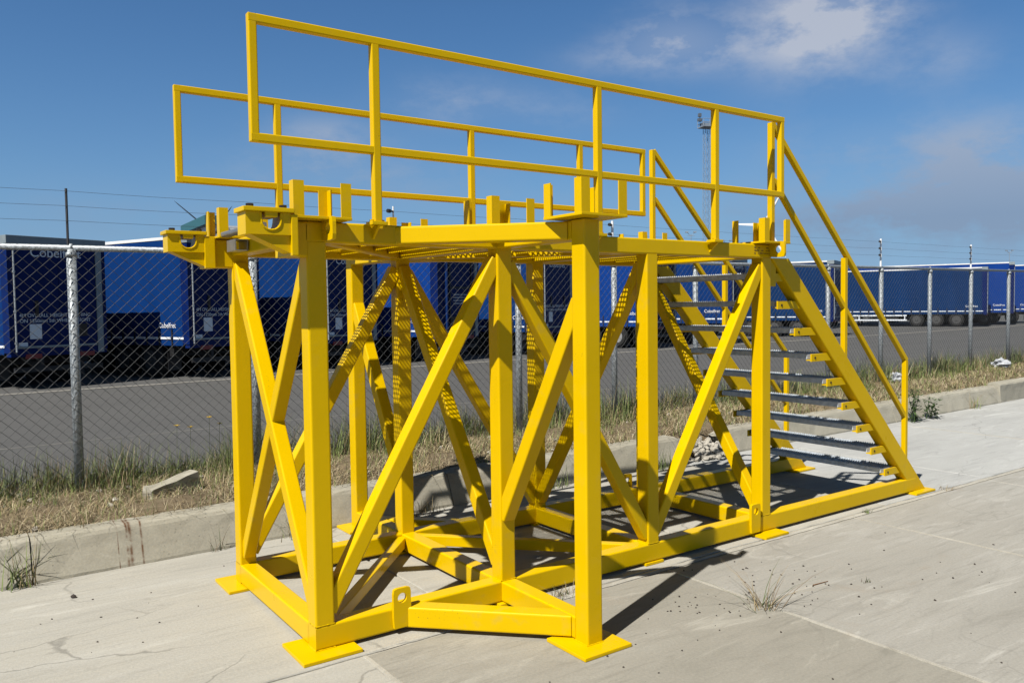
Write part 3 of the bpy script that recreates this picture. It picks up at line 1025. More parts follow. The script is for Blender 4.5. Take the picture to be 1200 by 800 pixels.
# stair handrails
for y in (0.05, WW - 0.05):
    def rail(b):
        z0 = 2.99
        f = lambda x: z0 - 0.984 * (x - 3.565)
        bar(b, (3.560, y, f(3.560) - .016), (5.400, y, f(5.400) - .016), r4, r4, (0, 1, 0), 0.006)
        g = lambda x: 2.445 - 1.045 * (x - 3.70)
        bar(b, (3.575, y, g(3.575)), (5.385, y, g(5.385)), r4 - .002, r4 - .002, (0, 1, 0), 0.006)
    sr = part('stair_handrail', rail)
    for x, z0, z1 in ((3.553, zt - .01, 2.985), (4.478, line_top(4.478) - .03, 2.03), (5.392, line_top(5.392) - .03, 1.165)):
        part('handrail_post', lambda b: bar(b, (x, y, z0), (x, y, z1), r4 + .001, r4 + .001, (0, 1, 0), 0.006), parent=sr)
# faint worn stencil marks on the deck beam (unreadable in place)
def marks(b):
    for row in range(3):
        x = 3.30
        while x < 3.46:
            w = random.uniform(.006, .018)
            if random.random() < 0.72:
                box(b, x, x + w, -0.0016, 0.001, 2.030 + .020 * row, 2.030 + .020 * row + random.uniform(.005, .009))
            x += w + random.uniform(.003, .010)
part('stencil_mark', marks, mat('worn_stencil_ink', (0.16, 0.09, 0.02), 0.7, 0, .4, 90))

# ================================================================== FENCE
FN = empty('chain_link_fence', (0, fence_y(0), 0.235), 'galvanised chain link fence with top rail and wires on tall posts, along the grass verge', 'fence')
def fpart(name, fn, m, parent=FN, smooth=False):
    b = bmesh.new()
    fn(b)
    bmesh.ops.translate(b, verts=b.verts, vec=(0, -fence_y(0), -0.235))
    return done(name, b, m, parent, smooth=smooth)
def ftop(x):
    return 2.187 + 0.0055 * (x + 0.5)
posts = [-5.0, -3.5, -2.05, -0.564, 0.898, 2.377, 3.952, 5.479, 7.039, 8.662, 10.325, 11.997, 13.782, 15.514, 17.327, 19.1, 21.0]
for i, x in enumerate(posts):
    y = fence_y(x)
    fpart('fence_post', lambda b: (cyl(b, (x, y, 0.1), (x, y, ftop(x) - .01), .036, None, 14), cyl(b, (x, y, ftop(x) - .07), (x, y, ftop(x) - .035), .044, None, 14), cyl(b, (x, y, ftop(x) + .0), (x, y, ftop(x) + .035), .028, .012, 12)), GALV)
    if i % 2 == 1:
        zt_ = ftop(x) + (0.47 if x < 0 else 0.50)
        dark = x < 4
        ex = fpart('wire_pole', lambda b: cyl(b, (x - .02, y, ftop(x) - .1), (x - .02, y, zt_), .0095 if dark else .016, None, 8), POLE if x < -0.3 else WHITE)
        for q in range(3 if x > 1 else 0):
            zz = ftop(x) + 0.215 + 0.117 * q
            fpart('insulator', lambda b: (cyl(b, (x - .02, y, zz), (x - .09, y - .02, zz), .010, None, 8), cyl(b, (x - .060, y - .012, zz), (x - .095, y - .022, zz), .020, None, 8)), PLASTIC, parent=ex)
fpart('top_rail', lambda b: cyl(b, (-6, fence_y(-6), ftop(-6)), (21.5, fence_y(21.5), ftop(21.5)), .024, None, 14, True), GALV)
for q in range(3):
    def wr(b):
        for i in range(len(posts) - 1):
            x0, x1 = posts[i], posts[i + 1]
            pts = []
            for k in range(5):
                t = k / 4
                x = x0 + (x1 - x0) * t - 0.055
                pts.append((x, fence_y(x) - .01, ftop(x) + 0.215 + .117 * q - 0.006 * 4 * t * (1 - t)))
            for k in range(4):
                cyl(b, pts[k], pts[k + 1], .0016, None, 4, False)
    fpart('fence_wire', wr, WIRE)
# woven mesh
def weave():
    hx, hz_ = 0.0455, 0.0440
    X0, X1 = -6.0, 21.4
    z0, z1 = 0.245, 2.205
    nu, nz_ = int((X1 - X0) / hx), int((z1 - z0) / hz_)
    verts, faces = [], []
    r = 0.0017
    def seg(p, q, dirx):
        base = len(verts)
        dx, dz = q[0] - p[0], q[2] - p[2]
        l = math.hypot(dx, dz)
        nx, nzv = -dz / l, dx / l
        for c in (p, q):
            for (a, bb) in ((1, 0), (0, 1), (-1, 0), (0, -1)):
                verts.append((c[0] + nx * r * a, c[1] + r * bb, c[2] + nzv * r * a))
        for k in range(4):
            j = (k + 1) % 4
            faces.append((base + k, base + j, base + 4 + j, base + 4 + k))
    for i in range(nu):
        for k in range(nz_):
            if (i + k) % 2:
                continue
            x = X0 + i * hx
            top_lift = 0.0055 * (x + 0.5) * (k / nz_)
            y = fence_y(x) - 0.046
            wob = 0.006 * math.sin(x * 1.7 + k * 0.05) + 0.004 * math.sin(x * 4.1 - k * .11)
            z = z0 + k * hz_ + top_lift
            s1 = 0.0024 if (k % 2 == 0) else -0.0024
            x2 = x + hx
            y2 = fence_y(x2) - 0.046
            seg((x, y + wob + s1, z), (x2, y2 + wob - s1, z + hz_), 1)
            z_ = z0 + (k + 0) * hz_ + top_lift
            seg((x, y + wob - s1, z_), (x2, y2 + wob + s1, z_ - hz_), -1)
    me = bpy.data.meshes.new('mesh_panel')
    me.from_pydata([(a, b - fence_y(0), c - 0.235) for a, b, c in verts], [], faces)
    me.update()
    link('mesh_panel', me, WIRE, FN)
weave()

# ================================================================== TRAILERS
LEN, WID = 13.6, 2.55
def make_trailer(H, cm, door=NAVY, rearkind='doors', lettering=True, header=FRAME_GREY, rim=RIM_DARK):
    T = bpy.data.objects.new('trailer', None)
    COL.objects.link(T)
    zf = 1.08                                                 # floor height
    hw = WID / 2
    def tp(name, fn, m, parent=T, smooth=False):
        b = bmesh.new()
        fn(b)
        return done(name, b, m, parent, smooth=smooth)
    def side(b, sx):
        # curtain with soft vertical folds
        n = 60
        A = []
        for i in range(n + 1):
            y = 0.28 + (LEN - 0.5) * i / n
            f = 0.010 * math.sin(i * 1.9) + 0.006 * math.sin(i * 0.7 + 1)
            A.append([bm_v(b, sx * (hw - 0.004 + f * k), y, z) for z, k in ((zf - .16, 0.8), (zf + .25, 1), (zf + 1.2, .6), (H - .25, .4), (H - .09, 0))])
        for i in range(n):
            for k in range(4):
                q = (A[i][k], A[i + 1][k], A[i + 1][k + 1], A[i][k + 1])
                b.faces.new(q if sx > 0 else q[::-1])
    def bm_v(b, x, y, z):
        return b.verts.new((x, y, z))
    for sx in (-1, 1):
        b = bmesh.new()
        side(b, sx)
        for f in b.faces:
            f.smooth = True
        if sx < 0:
            n0 = len(b.faces)
            for k in range(22):
                y = 0.75 + 0.59 * k
                box(b, sx * (hw + .002), sx * (hw + .022), y - .022, y + .022, zf - .22, zf + .30)
            n1 = len(b.faces)
            for k in range(22):
                y = 0.75 + 0.59 * k
                box(b, sx * (hw + .014), sx * (hw + .018), y - .53, y - .07, zf + .015, zf + .075)
            b.faces.ensure_lookup_table()
            for q in range(n0, len(b.faces)):
                b.faces[q].material_index = 1 if q < n1 else 2
        c = done('curtain_side', b, cm, T)
        c.data.materials.append(PLASTIC)
        c.data.materials.append(DECAL)
    tp('body', lambda b: (box(b, -hw + .03, hw - .03, 0.04, LEN - .06, zf - .10, H - .05), box(b, -hw, hw, LEN - .08, LEN, zf - .12, H - .04)), NAVY)
    tp('roof', lambda b: box(b, -hw - .012, hw + .012, 0.20, LEN, H - .085, H, 0.01), ROOF)
    # rear frame
    rf = tp('rear_frame', lambda b: (box(b, -hw, -hw + .11, -.02, .30, zf - .12, H - .20), box(b, hw - .11, hw, -.02, .30, zf - .12, H - .20),
                                     box(b, -hw + .02, hw - .02, -.012, .2, zf - .22, zf - .02)), door)
    tp('header_box', lambda b: box(b, -hw - .02, hw + .02, -.055, .32, H - .20, H + .012, .012), header, rf)
    tp('corner_column', lambda b: box(b, hw - .27, hw - .105, -.038, .02, zf - .20, H - .20, .008), FRAME_GREY, rf)
    if rearkind == 'doors':
        for sx in (-1, 1):
            x0, x1 = (-hw + .115, -.004) if sx < 0 else (.004, hw - .275)
            d = tp('rear_door', lambda b: (box(b, x0, x1, -.012, .03, zf - .015, H - .215, .006), [box(b, x0 + .02, x1 - .02, -.017, -.01, zf + hh, zf + hh + .018) for hh in (.88, 1.75)]), door, rf)
            if sx < 0:
                tp('lock_rod', lambda b: (cyl(b, (x0 + .03, -.045, zf - .1), (x0 + .03, -.045, H - .25), .022, None, 8), [box(b, x0 + .0, x0 + .06, -.06, -.01, zz, zz + .05) for zz in (zf + .1, zf + .9, zf + 1.9)]), GALV, d)
                tp('white_placard', lambda b: box(b, x0 + .38, x0 + .68, -.021, -.010, zf + .22, zf + .60, .004), DECAL, d)
                tp('small_placard', lambda b: box(b, x0 + .10, x0 + .32, -.021, -.010, zf + .03, zf + .14, .004), DECAL, d)
            else:
                tp('dark_placard', lambda b: box(b, x0 + .35, x0 + .72, -.021, -.010, zf + .25, zf + .58, .004), BOLT, d)
            tp('door_handle', lambda b: box(b, (x0 + x1) / 2 - .05, (x0 + x1) / 2 + .03, -.05, -.012, zf + .80, zf + 1.20, .01), BOLT, d)
        if lettering:
            text_mesh('lettering', '4M OVERALL HEIGHT RUNNING', .128, DECAL, rf, (-.10, -.019, zf + .78), (R(90), 0, 0), .0015)
            text_mesh('lettering', 'ON 1250mm 5th WHEEL HEIGHT', .128, DECAL, rf, (-.10, -.019, zf + .64), (R(90), 0, 0), .0015)
            text_mesh('lettering', 'Cobelfret', .34, DECAL, rf, (-.05, -.019, H - .50), (R(90), 0, 0), .0015)
    else:
        tp('tail_panel', lambda b: box(b, -hw + .115, hw - .275, .02, .06, zf - .015, H - .215), NAVY, rf)
        tp('tail_post', lambda b: box(b, -hw + .45, -hw + .55, -.05, .03, zf + .1, H - .25, .01), mat('blue_post', (.01, .09, .42), .4), rf)
        tp('lift_frame', lambda b: (box(b, -hw + .7, hw - .35, -.02, .02, zf + 1.55, zf + 1.62), box(b, -hw + .7, -hw + .76, -.03, .02, zf + .2, zf + 2.5), box(b, hw - .5, hw - .44, -.03, .02, zf - .1, zf + 2.5), box(b, -hw + .7, hw - .4, -.06, .02, zf - .15, zf + .55)), CHASSIS, rf)
        for q in range(4):
            text_mesh('lettering', 'WARNING KEEP CLEAR', .08, DECAL, rf, (.12, .017, zf + 1.30 - .105 * q), (R(90), 0, 0), .0015)
    # chassis, lamps, bumper
    ch = tp('chassis', lambda b: (box(b, -.62, -.46, .3, LEN - .4, zf - .38, zf - .10), box(b, .46, .62, .3, LEN - .4, zf - .38, zf - .10),
                                  box(b, -hw + .05, hw - .05, .1, LEN - .1, zf - .14, zf - .095), box(b, -1.15, 1.15, .02, .10, .46, .58), box(b, -.5, -.42, .05, .5, .5, zf - .1), box(b, .42, .5, .05, .5, .5, zf - .1),
                                  box(b, -1.2, 1.2, .8, 1.0, .62, .95), box(b, -1.15, -.5, 5.8, 7.2, .35, .85), box(b, .4, 1.15, 5.6, 7.0, .4, .85)), CHASSIS)
    tp('bumper_bar', lambda b: box(b, -hw + .13, hw - .30, -.05, .0, zf - .01, zf + .045, .006), FRAME_GREY, ch)
    for sx in (-1, 1):
        tp('rear_lamp', lambda b: box(b, sx * .70 - .20, sx * .70 + .20, -.03, .02, .80, .92, .01), RED, ch)
        tp('side_guard', lambda b: ([box(b, sx * (hw - .06) - .015, sx * (hw - .06) + .015, 5.2, 10.2, zz, zz + .10) for zz in (.44, .78)], [box(b, sx * (hw - .09) - .02, sx * (hw - .09) + .02, yy, yy + .06, .44, zf - .15) for yy in (5.3, 6.9, 8.5, 10.0)]), DECAL, ch)
        tp('landing_leg', lambda b: (box(b, sx * .85 - .07, sx * .85 + .07, 10.9, 11.05, .08, zf - .15), box(b, sx * .85 - .14, sx * .85 + .14, 10.8, 11.15, .0, .06)), CHASSIS, ch)
        tp('mud_flap', lambda b: box(b, sx * 1.0 - .22, sx * 1.0 + .22, 1.05, 1.07, .22, .72), PLASTIC, ch)
        for ax in range(3):
            y = 1.9 + 1.31 * ax
            w = tp('wheel', lambda b: (cyl(b, (sx * .86, y, .5), (sx * 1.22, y, .5), .5, None, 28), cyl(b, (sx * 1.22, y, .5), (sx * 1.235, y, .5), .47, .40, 28)), TYRE, ch)
            tp('rim', lambda b: (cyl(b, (sx * 1.228, y, .5), (sx * 1.243, y, .5), .30, .27, 24), cyl(b, (sx * 1.24, y, .5), (sx * 1.27, y, .5), .11, .09, 16)), rim, w)
            tp('mudguard', lambda b: [prism(b, [(sx * .84, y + .60 * math.cos(R(a)), .5 + .60 * math.sin(R(a))), (sx * .84, y + .60 * math.cos(R(a + 20)), .5 + .60 * math.sin(R(a + 20))), (sx * .84, y + .575 * math.cos(R(a + 20)), .5 + .575 * math.sin(R(a + 20))), (sx * .84, y + .575 * math.cos(R(a)), .5 + .575 * math.sin(R(a)))], (sx * .40, 0, 0)) for a in range(40, 140, 20)], PLASTIC, ch)
    for sx in (-1,):
        text_mesh('lettering', 'Cobelfret', .20, WHITE, T, (sx * (hw + .016), .95, zf + .33), (R(90), 0, R(-90)), .0015, 'RIGHT' if False else 'CENTER')
    return T
ROT = R(23.0)
A_ = make_trailer(3.90, CURTAIN)
B_ = make_trailer(4.02, CURTAIN_BRIGHT, NAVY, 'lift', rim=RIM)
C_ = make_trailer(4.25, CURTAIN_DULL)
D_ = make_trailer(4.60, CURTAIN_BRIGHT)
protos = {'A': A_, 'B': B_, 'C': C_, 'D': D_}
used = set()
row = [(-0.05, 'A', 'blue curtain trailer with grey rear header and navy doors, leftmost one behind the fence', 0),
       (4.30, 'A', 'blue curtain trailer seen under the clamp brackets, shadow of its neighbour on its side', 0.2),
       (8.45, 'A', 'blue curtain trailer whose navy doors show right of the nearest yellow corner post', 0.0),
       (12.75, 'B', 'bright blue trailer with open dark tail frame and blue upright post', 0.0),
       (17.6, 'A', 'blue curtain trailer half hidden behind the middle yellow posts', 0.1),
       (24.2, 'B', 'bright blue trailer with dark tail frame, showing behind the upper stair treads', 0.25),
       (29.7, 'A', 'blue curtain trailer with short sunlit side behind the middle of the stair', 0.3),
       (39.0, 'C', 'faded blue trailer with long side and grey rear header, right behind the stair handrail', 0.0),
       (60.0, 'C', 'faded blue trailer with long dull side and roof stripe, low between the right fence posts', 0.05),
       (65.0, 'D', 'tall bright blue trailer rising behind the faded one at the right', 0.15),
       (70.5, 'D', 'bright blue trailer cut off by the right edge of the picture', 0.1)]
for X, k, lab, lift in row:
    p = protos[k]
    o = p if k not in used else copy_tree(p)
    used.add(k)
    # rear-left corner stands at X on the bay line
    o.location = (X + WID / 2 * math.cos(ROT), row_y(X) + WID / 2 * math.sin(ROT), YARD)
    o.rotation_euler = (0, 0, ROT)
    o.scale = (1, 1, 1 + lift / 4.0)
    tag(o, lab, 'trailer', 'blue trailers parked in a row behind the fence')

# ================================================================== FAR THINGS
# canopy building behind the trailers
# wind turbines
def turbine(name, loc, rz, hub, bl0, angs, m, label):
    t = empty(name, loc, label, 'wind turbine', rz)
    def q(n, fn):
        b = bmesh.new()
        fn(b)
        return done(n, b, m, t)
    q('tower', lambda b: cyl(b, (0, 0, 0), (0, 0, hub - 1), 1.9, 1.1, 16))
    q('nacelle', lambda b: box(b, -1.3, 1.3, -2.6, 6.0, hub - 1.4, hub + 1.4, .4))
    def blade(b, a):
        n = 10
        rows = []
        for i in range(n + 1):
            r = bl * i / n
            c = (0.9 + 3.2 * min(1, i / 2) * (1 - i / n) * 0.62 + .12) * (1 if i < n else .3) * .62
            px, pz = math.sin(a), math.cos(a)
            base = Vector((px * r, -3.4 - 0.02 * r, hub + pz * r))
            tx = Vector((pz, 0.25, -px)).normalized()
            th = .35 * (1 - i / n) + .05
            rows.append([b.verts.new(base + tx * c * .35), b.verts.new(base + Vector((0, th, 0))), b.verts.new(base - tx * c * .65), b.verts.new(base - Vector((0, th, 0)))])
        for i in range(n):
            for k in range(4):
                j = (k + 1) % 4
                b.faces.new((rows[i][k], rows[i][j], rows[i + 1][j], rows[i + 1][k]))
        b.faces.new(rows[0]); b.faces.new(rows[-1][::-1])
        bmesh.ops.recalc_face_normals(b, faces=b.faces)
    for i_, a in enumerate(angs):
        bl = bl0 * (0.72 if i_ == 1 else 1)
        q('blade', lambda b: blade(b, a))
    q('hub', lambda b: cyl(b, (0, -4.6, hub), (0, -2.5, hub), .5, 1.3, 14))
    return t
import mathutils
camM = co.rotation_euler.to_matrix()
def far(px, depth, z=YARD):
    """point on the ground at a given bearing (pixel column of the photo) and depth in metres"""
    d = camM @ Vector(((px - 600) / 949.0, 0.045, -1.0))
    return Vector((co.location.x + d.x * depth, co.location.y + d.y * depth, z))
p = far(250, 620)
turbine('wind_turbine', p, R(12), 59.5, 37, (R(-54), R(36), R(186)), TURB_DARK, 'dark distant wind turbine with two blades showing over the canopy at left')
p = far(894, 420)
turbine('wind_turbine', p, R(-40), 41.5, 20, (R(28), R(-88), R(148)), WHITE, 'white distant wind turbine behind the platform corner by the stair')

cb = empty('canopy_building', far(243, 45), 'low canopy with teal fascia and white roof edge above the trailers at left', 'building', R(87.5))
def cpart(name, fn, m):
    b = bmesh.new()
    fn(b)
    return done(name, b, m, cb)
cpart('fascia', lambda b: box(b, 0, 6.8, -0.9, 0, 6.70, 7.20), TEAL)
cpart('roof_slab', lambda b: box(b, 0.3, 6.4, -11.5, -.3, 6.40, 6.69), ROOF)
cpart('wall', lambda b: box(b, .7, 6.1, -11.2, -.8, 0, 6.395), NAVY)
for x in (0.35, 6.3):
    cpart('column', lambda b: box(b, x - .12, x + .12, -.6, -.36, 0, 6.395), WHITE)

# lattice light mast
mast = empty('light_mast', far(828.5, 150), 'tall lattice mast with railed lamp platform rising behind the guard rail', 'mast', R(-20))
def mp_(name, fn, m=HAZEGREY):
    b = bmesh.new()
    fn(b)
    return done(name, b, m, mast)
HM = 34.6
def lattice(b):
    w0, w1 = .62, .46
    n = 26
    for i in range(n):
        za, zb_ = HM * i / n, HM * (i + 1) / n
        wa, wb = w0 + (w1 - w0) * i / n, w0 + (w1 - w0) * (i + 1) / n
        ca = [Vector((sx * wa, sy * wa, za)) for sx, sy in ((-1, -1), (1, -1), (1, 1), (-1, 1))]
        cb_ = [Vector((sx * wb, sy * wb, zb_)) for sx, sy in ((-1, -1), (1, -1), (1, 1), (-1, 1))]
        for k in range(4):
            j = (k + 1) % 4
            cyl(b, ca[k], cb_[k], .04, None, 5, False)
            cyl(b, ca[k], cb_[j], .018, None, 4, False)
            cyl(b, ca[j], cb_[k], .018, None, 4, False)
            cyl(b, ca[k], ca[j], .018, None, 4, False)
mp_('mast_frame', lattice)
def plat(b):
    box(b, -1.2, 1.2, -1.2, 1.2, HM - .6, HM - .4)
    for zz in (HM + .1, HM + .8):
        for a in ((-1.2, -1.2, 1.2, -1.2), (1.2, -1.2, 1.2, 1.2), (1.2, 1.2, -1.2, 1.2), (-1.2, 1.2, -1.2, -1.2)):
            cyl(b, (a[0], a[1], zz), (a[2], a[3], zz), .05, None, 5)
    for x in (-1.2, 0, 1.2):
        for y in (-1.2, 1.2):
            cyl(b, (x, y, HM - .5), (x, y, HM + .8), .05, None, 5)
    box(b, -1.1, 1.1, -.5, .5, HM - .3, HM + .15)
mp_('lamp_platform', plat)
mp_('camera_pod', lambda b: (cyl(b, (-1.35, 0, HM + .3), (-1.35, 0, HM + 2.0), .07, None, 6), box(b, -1.75, -1.05, -.3, .3, HM + .5, HM + 1.0), box(b, -1.65, -1.15, -.25, .25, HM + 1.3, HM + 1.9)), TURB_DARK)
# far twin-lamp poles
for px, dep, hgt, lab in ((810, 300, 27.0, 'far twin lamp pole left of the lattice mast foot'), (852, 330, 26.0, 'far twin lamp pole right of the lattice mast foot'), (1182, 420, 25.8, 'far twin lamp pole above the trailers at the right')):
    lp = empty('lamp_pole', far(px, dep), lab, 'lamp pole', R(-35))
    def lq(name, fn):
        b = bmesh.new()
        fn(b)
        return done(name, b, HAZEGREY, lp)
    lq('pole', lambda b: cyl(b, (0, 0, 0), (0, 0, hgt), .22, .12, 8))
    lq('cross_arm', lambda b: (cyl(b, (-1.5, 0, hgt + .9), (0, 0, hgt - .3), .08, None, 5), cyl(b, (1.5, 0, hgt + .9), (0, 0, hgt - .3), .08, None, 5), cyl(b, (-1.3, 0, hgt - .3), (1.3, 0, hgt - .3), .1, None, 5)))
    for sx in (-1, 1):
        lq('floodlight', lambda b: box(b, sx * 1.5 - .55, sx * 1.5 + .45, -.4, .4, hgt + .75, hgt + 1.25))

# ================================================================== GRASS AND SMALL THINGS
class Blades:
    def __init__(self):
        self.v, self.f, self.m = [], [], []
    def blade(self, x, y, z, h, w, lean, az, mi, bend=0.5, n=3):
        dx, dy = math.cos(az), math.sin(az)
        sx, sy = -dy, dx
        b0 = len(self.v)
        for i in range(n + 1):
            t = i / n
            o = lean * (t * (1 - bend) + t * t * bend)
            zz = h * t * (1 - 0.25 * lean * t)
            ww = w * (1 - t) * 0.5 + 0.0004
            px, py = x + dx * o * h, y + dy * o * h
            self.v.append((px + sx * ww, py + sy * ww, z + zz))
            self.v.append((px - sx * ww, py - sy * ww, z + zz))
        for i in range(n):
            a = b0 + 2 * i
            self.f.append((a, a + 1, a + 3, a + 2))
            self.m.append(mi)
    def build(self, name, mats, origin=(0, 0, 0), parent=None):
        me = bpy.data.meshes.new(name)
        ox, oy, oz = origin
        me.from_pydata([(a - ox, b - oy, c - oz) for a, b, c in self.v], [], self.f)
        for m in mats:
            me.materials.append(m)
        me.polygons.foreach_set('material_index', self.m)
        me.update()
        o = bpy.data.objects.new(name, me)
        o.location = origin
        COL.objects.link(o)
        if parent:
            o.parent = parent
        return o
GM = [GRS['straw'], GRS['pale'], GRS['brown'], GRS['green'], GRS['dark']]
rg = random.Random(11)
def patch(x, y):
    return 0.5 + 0.25 * math.sin(x * 1.3 + y * 2.1) + 0.25 * math.sin(x * 3.7 - y * 1.9 + 1.2)
B = Blades()
# short dry thatch between kerb and fence
for i in range(62000):
    u = rg.random()
    x = -4.2 + 23.5 * u ** 1.8
    t = rg.random()
    y = kerb_y(x) + 0.19 + t * (fence_y(x) + 0.6 - kerb_y(x) - 0.19)
    pz = patch(x, y)
    far_k = 1 + max(0, x) * 0.07
    if rg.random() < 0.13 + 0.36 * pz * t:
        B.blade(x, y, verge_z(x, y) - .01, rg.uniform(.06, .17), .005 * far_k, rg.uniform(.1, .9), rg.uniform(0, 6.3), rg.choice((3, 3, 4)), n=2)
    else:
        B.blade(x, y, verge_z(x, y) - .015 + rg.uniform(0, .03), rg.uniform(.04, .13), .0048 * far_k, rg.uniform(.5, 2.6), rg.uniform(0, 6.3), rg.choice((0, 0, 0, 1, 1, 2)), n=2)
# taller grass in clumps along and behind the fence line
for c in range(1250):
    u = rg.random()
    x = -4.4 + 25.5 * u ** 1.5
    f = rg.gauss(0.16, 0.22)
    y = fence_y(x) + f
    if y < kerb_y(x) + .45:
        continue
    k = patch(x * 1.4, y * 0.6)
    if rg.random() > 0.35 + 0.8 * k:
        continue
    far_k = 1 + max(0, x) * 0.07
    hh = rg.uniform(.15, .50) * (0.7 + 0.55 * k)
    green = rg.random()
    mats_ = (3, 3, 4, 4, 0) if green < .62 else ((0, 1, 0, 3) if green < .85 else (4, 2, 3))
    for q in range(rg.randint(16, 38)):
        bx, by = x + rg.gauss(0, .06), y + rg.gauss(0, .05)
        B.blade(bx, by, verge_z(bx, by) - .02, hh * rg.uniform(.45, 1.1), .0055 * far_k, rg.uniform(.05, .8), rg.uniform(0, 6.3), rg.choice(mats_))
o = B.build('verge_grass', GM)
kind(o, 'stuff', 'dry straw and green grass growing on the verge along the fence', 'grass')

def tuft(name, x, y, z, n, h0, h1, spread, lab, w=.006, mats=(3, 4), lean=(0.1, 1.0), cat='grass tuft'):
    b = Blades()
    for i in range(n):
        b.blade(x + rg.gauss(0, spread), y + rg.gauss(0, spread * .7), z, rg.uniform(h0, h1), w, rg.uniform(*lean), rg.uniform(0, 6.3), rg.choice(mats))
    o = b.build(name, GM, (x, y, z))
    return tag(o, lab, cat)
tuft('grass_tuft', -1.09, 2.04, 0.0, 62, .10, .36, .05, 'long green grass tuft at the foot of the kerb at far left', .007, (3, 3, 4, 0))
tuft('grass_tuft', 0.62, 2.03, 0.0, 28, .08, .27, .05, 'thin green grass tuft against the kerb behind the left yellow legs', .005, (3, 4, 0))
tuft('grass_tuft', 0.10, 2.04, 0.0, 9, .06, .26, .03, 'few dark blades at the kerb just left of the yellow corner post', .005, (4, 2))
tuft('grass_tuft', 2.23, -0.905, -0.004, 54, .07, .27, .04, 'dry spiky grass tuft growing from the slab joint in the foreground', .004, (0, 2, 4, 0), (0.2, 1.9))
tuft('grass_tuft', 1.45, -0.10, -0.006, 46, .04, .10, .05, 'short grey green grass tuft beside the front outrigger post', .004, (0, 4, 2), (0.2, 1.4))
tuft('grass_tuft', 3.15, 2.11, 0.0, 34, .07, .22, .07, 'green grass tuft at the kerb seen between the middle yellow legs', .006, (3, 4))
tuft('grass_tuft', 4.55, 2.14, 0.0, 60, .08, .26, .10, 'bushy green grass tuft at the kerb beside the pale rubble', .007, (3, 4, 4))
tuft('grass_tuft', 11.6, 2.36, 0.0, 26, .10, .34, .06, 'pale grass tuft against the kerb at the right', .009, (0, 3))
tuft('grass_tuft', 4.55, -0.105, -0.006, 26, .02, .06, .02, 'tiny green sprout in the joint beside the stair base beam', .006, (3, 4))
tuft('grass_tuft', 5.85, -0.08, -0.006, 22, .015, .05, .035, 'tiny brown tuft in the joint by the stair foot plate', .006, (2, 0))
tuft('grass_tuft', 3.05, -1.02, -0.002, 14, .015, .05, .012, 'small dark sprout on the bare slab in front of the platform', .004, (4, 2))
tuft('grass_tuft', 1.75, 2.06, 0.0, 50, .04, .16, .07, 'low dry weeds in the shaded kerb foot behind the platform', .005, (0, 2, 4))

# leafy weeds by the kerb, right of the stair
def weed(x, y, h, n, lab):
    t = empty('thistle_weed', (x, y, 0), lab, 'weed')
    b = bmesh.new()
    for k in range(n):
        bx, by = rg.gauss(0, .05), rg.gauss(0, .03)
        hh = h * rg.uniform(.55, 1)
        lx, ly = rg.uniform(-.08, .08), rg.uniform(-.06, .06)
        cyl(b, (bx, by, -.01), (bx + lx, by + ly, hh), .006, .003, 5)
    done('stem', b, LEAF, t)
    b = bmesh.new()
    for k in range(n * 30):
        f = rg.random() ** .7
        bx, by = rg.gauss(0, .06), rg.gauss(0, .04)
        a = rg.uniform(0, 6.3)
        l = rg.uniform(.05, .11) * (1.2 - .5 * f)
        c = Vector((bx, by, h * f))
        d = Vector((math.cos(a), math.sin(a), rg.uniform(-.1, .8))).normalized()
        sd_ = d.cross(Vector((0, 0, 1))).normalized() * l * .17
        v = [b.verts.new(c), b.verts.new(c + d * l * .5 + sd_), b.verts.new(c + d * l), b.verts.new(c + d * l * .5 - sd_)]
        b.faces.new(v)
    done('leaves', b, LEAF, t)
weed(9.55, 2.20, .44, 7, 'taller dark leafy weed at the kerb right of the stair')
weed(10.05, 2.22, .28, 5, 'lower dark leafy weed at the kerb, right of the taller one')

# dandelions in the grass
for x, f, h, lab in ((0.278, .40, .41, 'leftmost of four small yellow flowers above the verge grass'), (0.397, .40, .385, 'second from left of four small yellow flowers, the largest bloom'), (0.568, .40, .46, 'highest of four small yellow flowers above the verge grass'), (0.66, .40, .39, 'rightmost of four small yellow flowers, nearest the yellow corner post')):
    y = fence_y(x) + f
    z = verge_z(x, y)
    t = empty('dandelion', (x, y, z), lab, 'flower', group='yellow flowers in the verge grass')
    b = bmesh.new()
    cyl(b, (0, 0, -.02), (.01, 0, h), .0014, None, 5)
    done('stem', b, GRS['green'], t)
    b = bmesh.new()
    for k in range(14):
        a = k * 2.4
        d = Vector((math.cos(a), math.sin(a), .35))
        c = Vector((.01, 0, h))
        sdv = Vector((-d.y, d.x, 0)) * .006
        b.faces.new([b.verts.new(c - sdv), b.verts.new(c + d * .030 - sdv * .5), b.verts.new(c + d * .030 + sdv * .5), b.verts.new(c + sdv)])
    done('petals', b, FLOWER, t)

# broken concrete block lying in the verge
bm = bmesh.new()
pts = [(-.24, -.06, -.03), (-.02, -.075, -.03), (.24, -.06, -.03), (.24, .06, -.03), (-.24, .06, -.03)]
bmesh.ops.create_cube(bm, size=1.0)
bmesh.ops.subdivide_edges(bm, edges=bm.edges[:], cuts=3, use_grid_fill=True)
for vv in bm.verts:
    x = vv.co.x
    vv.co = Vector((x * .42, vv.co.y * .12, (vv.co.z + .5) * (.125 + .07 * max(0, x + .1)) - .02)) + Vector((rg.uniform(-1, 1), rg.uniform(-1, 1), rg.uniform(-1, 1))) * .009
o = done('concrete_lump', bm, KERB)
o.location = (0.02, 3.05, 0.225)
o.rotation_euler = (R(3), R(-3), R(22))
tag(o, 'broken grey concrete lump lying in the dry verge left of the platform', 'concrete lump')

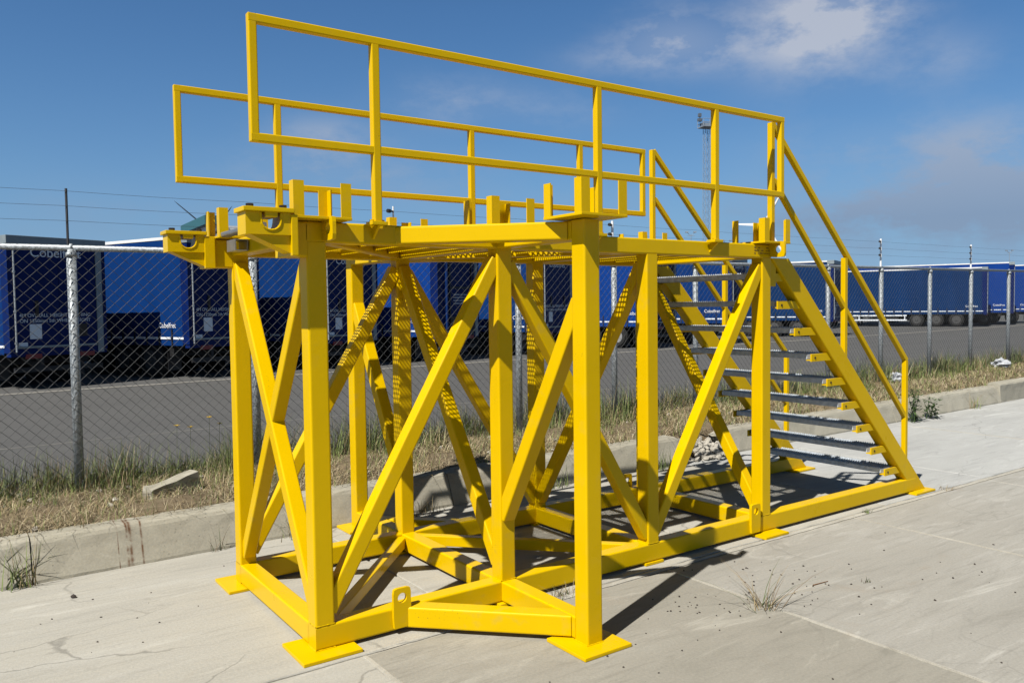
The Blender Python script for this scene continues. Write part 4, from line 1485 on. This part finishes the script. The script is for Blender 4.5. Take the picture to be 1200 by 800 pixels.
# loose stones in the verge and grit on the slabs
bm = bmesh.new()
def fx2():
    x = rg.uniform(-3, 9)
    y = rg.uniform(kerb_y(x) + .35, fence_y(x) + .3)
    return x, y, verge_z(x, y) + .012
stones(bm, 170, fx2, 0.008, 0.028)
kind(done('verge_stones', bm, STONE), 'stuff', 'small pale stones scattered in the dry verge', 'stones')
bm = bmesh.new()
def fx3():
    c = rg.choice(((2.0, -.75, .22), (2.75, -.75, .3), (2.3, -1.0, .35), (1.9, -.62, .12), (-.7, 1.2, .4), (3.4, -1.3, .5), (2.6, -.6, .3), (1.2, -1.2, .6)))
    return rg.gauss(c[0], c[2]), rg.gauss(c[1], c[2] * .8), 0.002
stones(bm, 130, fx3, 0.0025, 0.0075)
kind(done('grit', bm, GRIT), 'stuff', 'dark grit and crumbs scattered on the concrete slabs', 'grit')
bm = bmesh.new()
stones(bm, 1, lambda: (0, 0, 0.008), .017, .018)
o = done('dark_pebble', bm, GRIT, loc=(-0.85, 1.62, 0))
tag(o, 'dark pebble lying alone on the pale concrete at far left', 'pebble')
# rusty twig on the slab
bm = bmesh.new()
cyl(bm, (0, 0, .004), (.13, -.012, .004), .004, .002, 6)
tag(done('dry_twig', bm, mat('brown_twig', (.2, .09, .03), .8), loc=(2.75, -0.86, 0)), 'thin brown twig lying on the slab right of the grass tuft', 'twig')
# crumpled litter caught by the fence at right
def litter(x, y, z, s_, lab):
    bm = bmesh.new()
    bmesh.ops.create_icosphere(bm, subdivisions=3, radius=1)
    for vv in bm.verts:
        k = rg.uniform(.55, 1.1)
        vv.co = Vector((vv.co.x * s_[0], vv.co.y * s_[1], vv.co.z * s_[2])) * k
    o = done('plastic_litter', bm, FOIL, loc=(x, y, z))
    tag(o, lab, 'litter')
litter(16.7, 4.22, 0.33, (.34, .16, .13), 'crumpled white plastic sheet lying at the fence at far right')
litter(12.35, 4.05, 0.30, (.20, .12, .14), 'pale clear plastic bag in the grass between the right fence posts')
litter(3.45, 3.35, 0.27, (.05, .04, .03), 'small white crumpled scrap in the verge behind the platform')
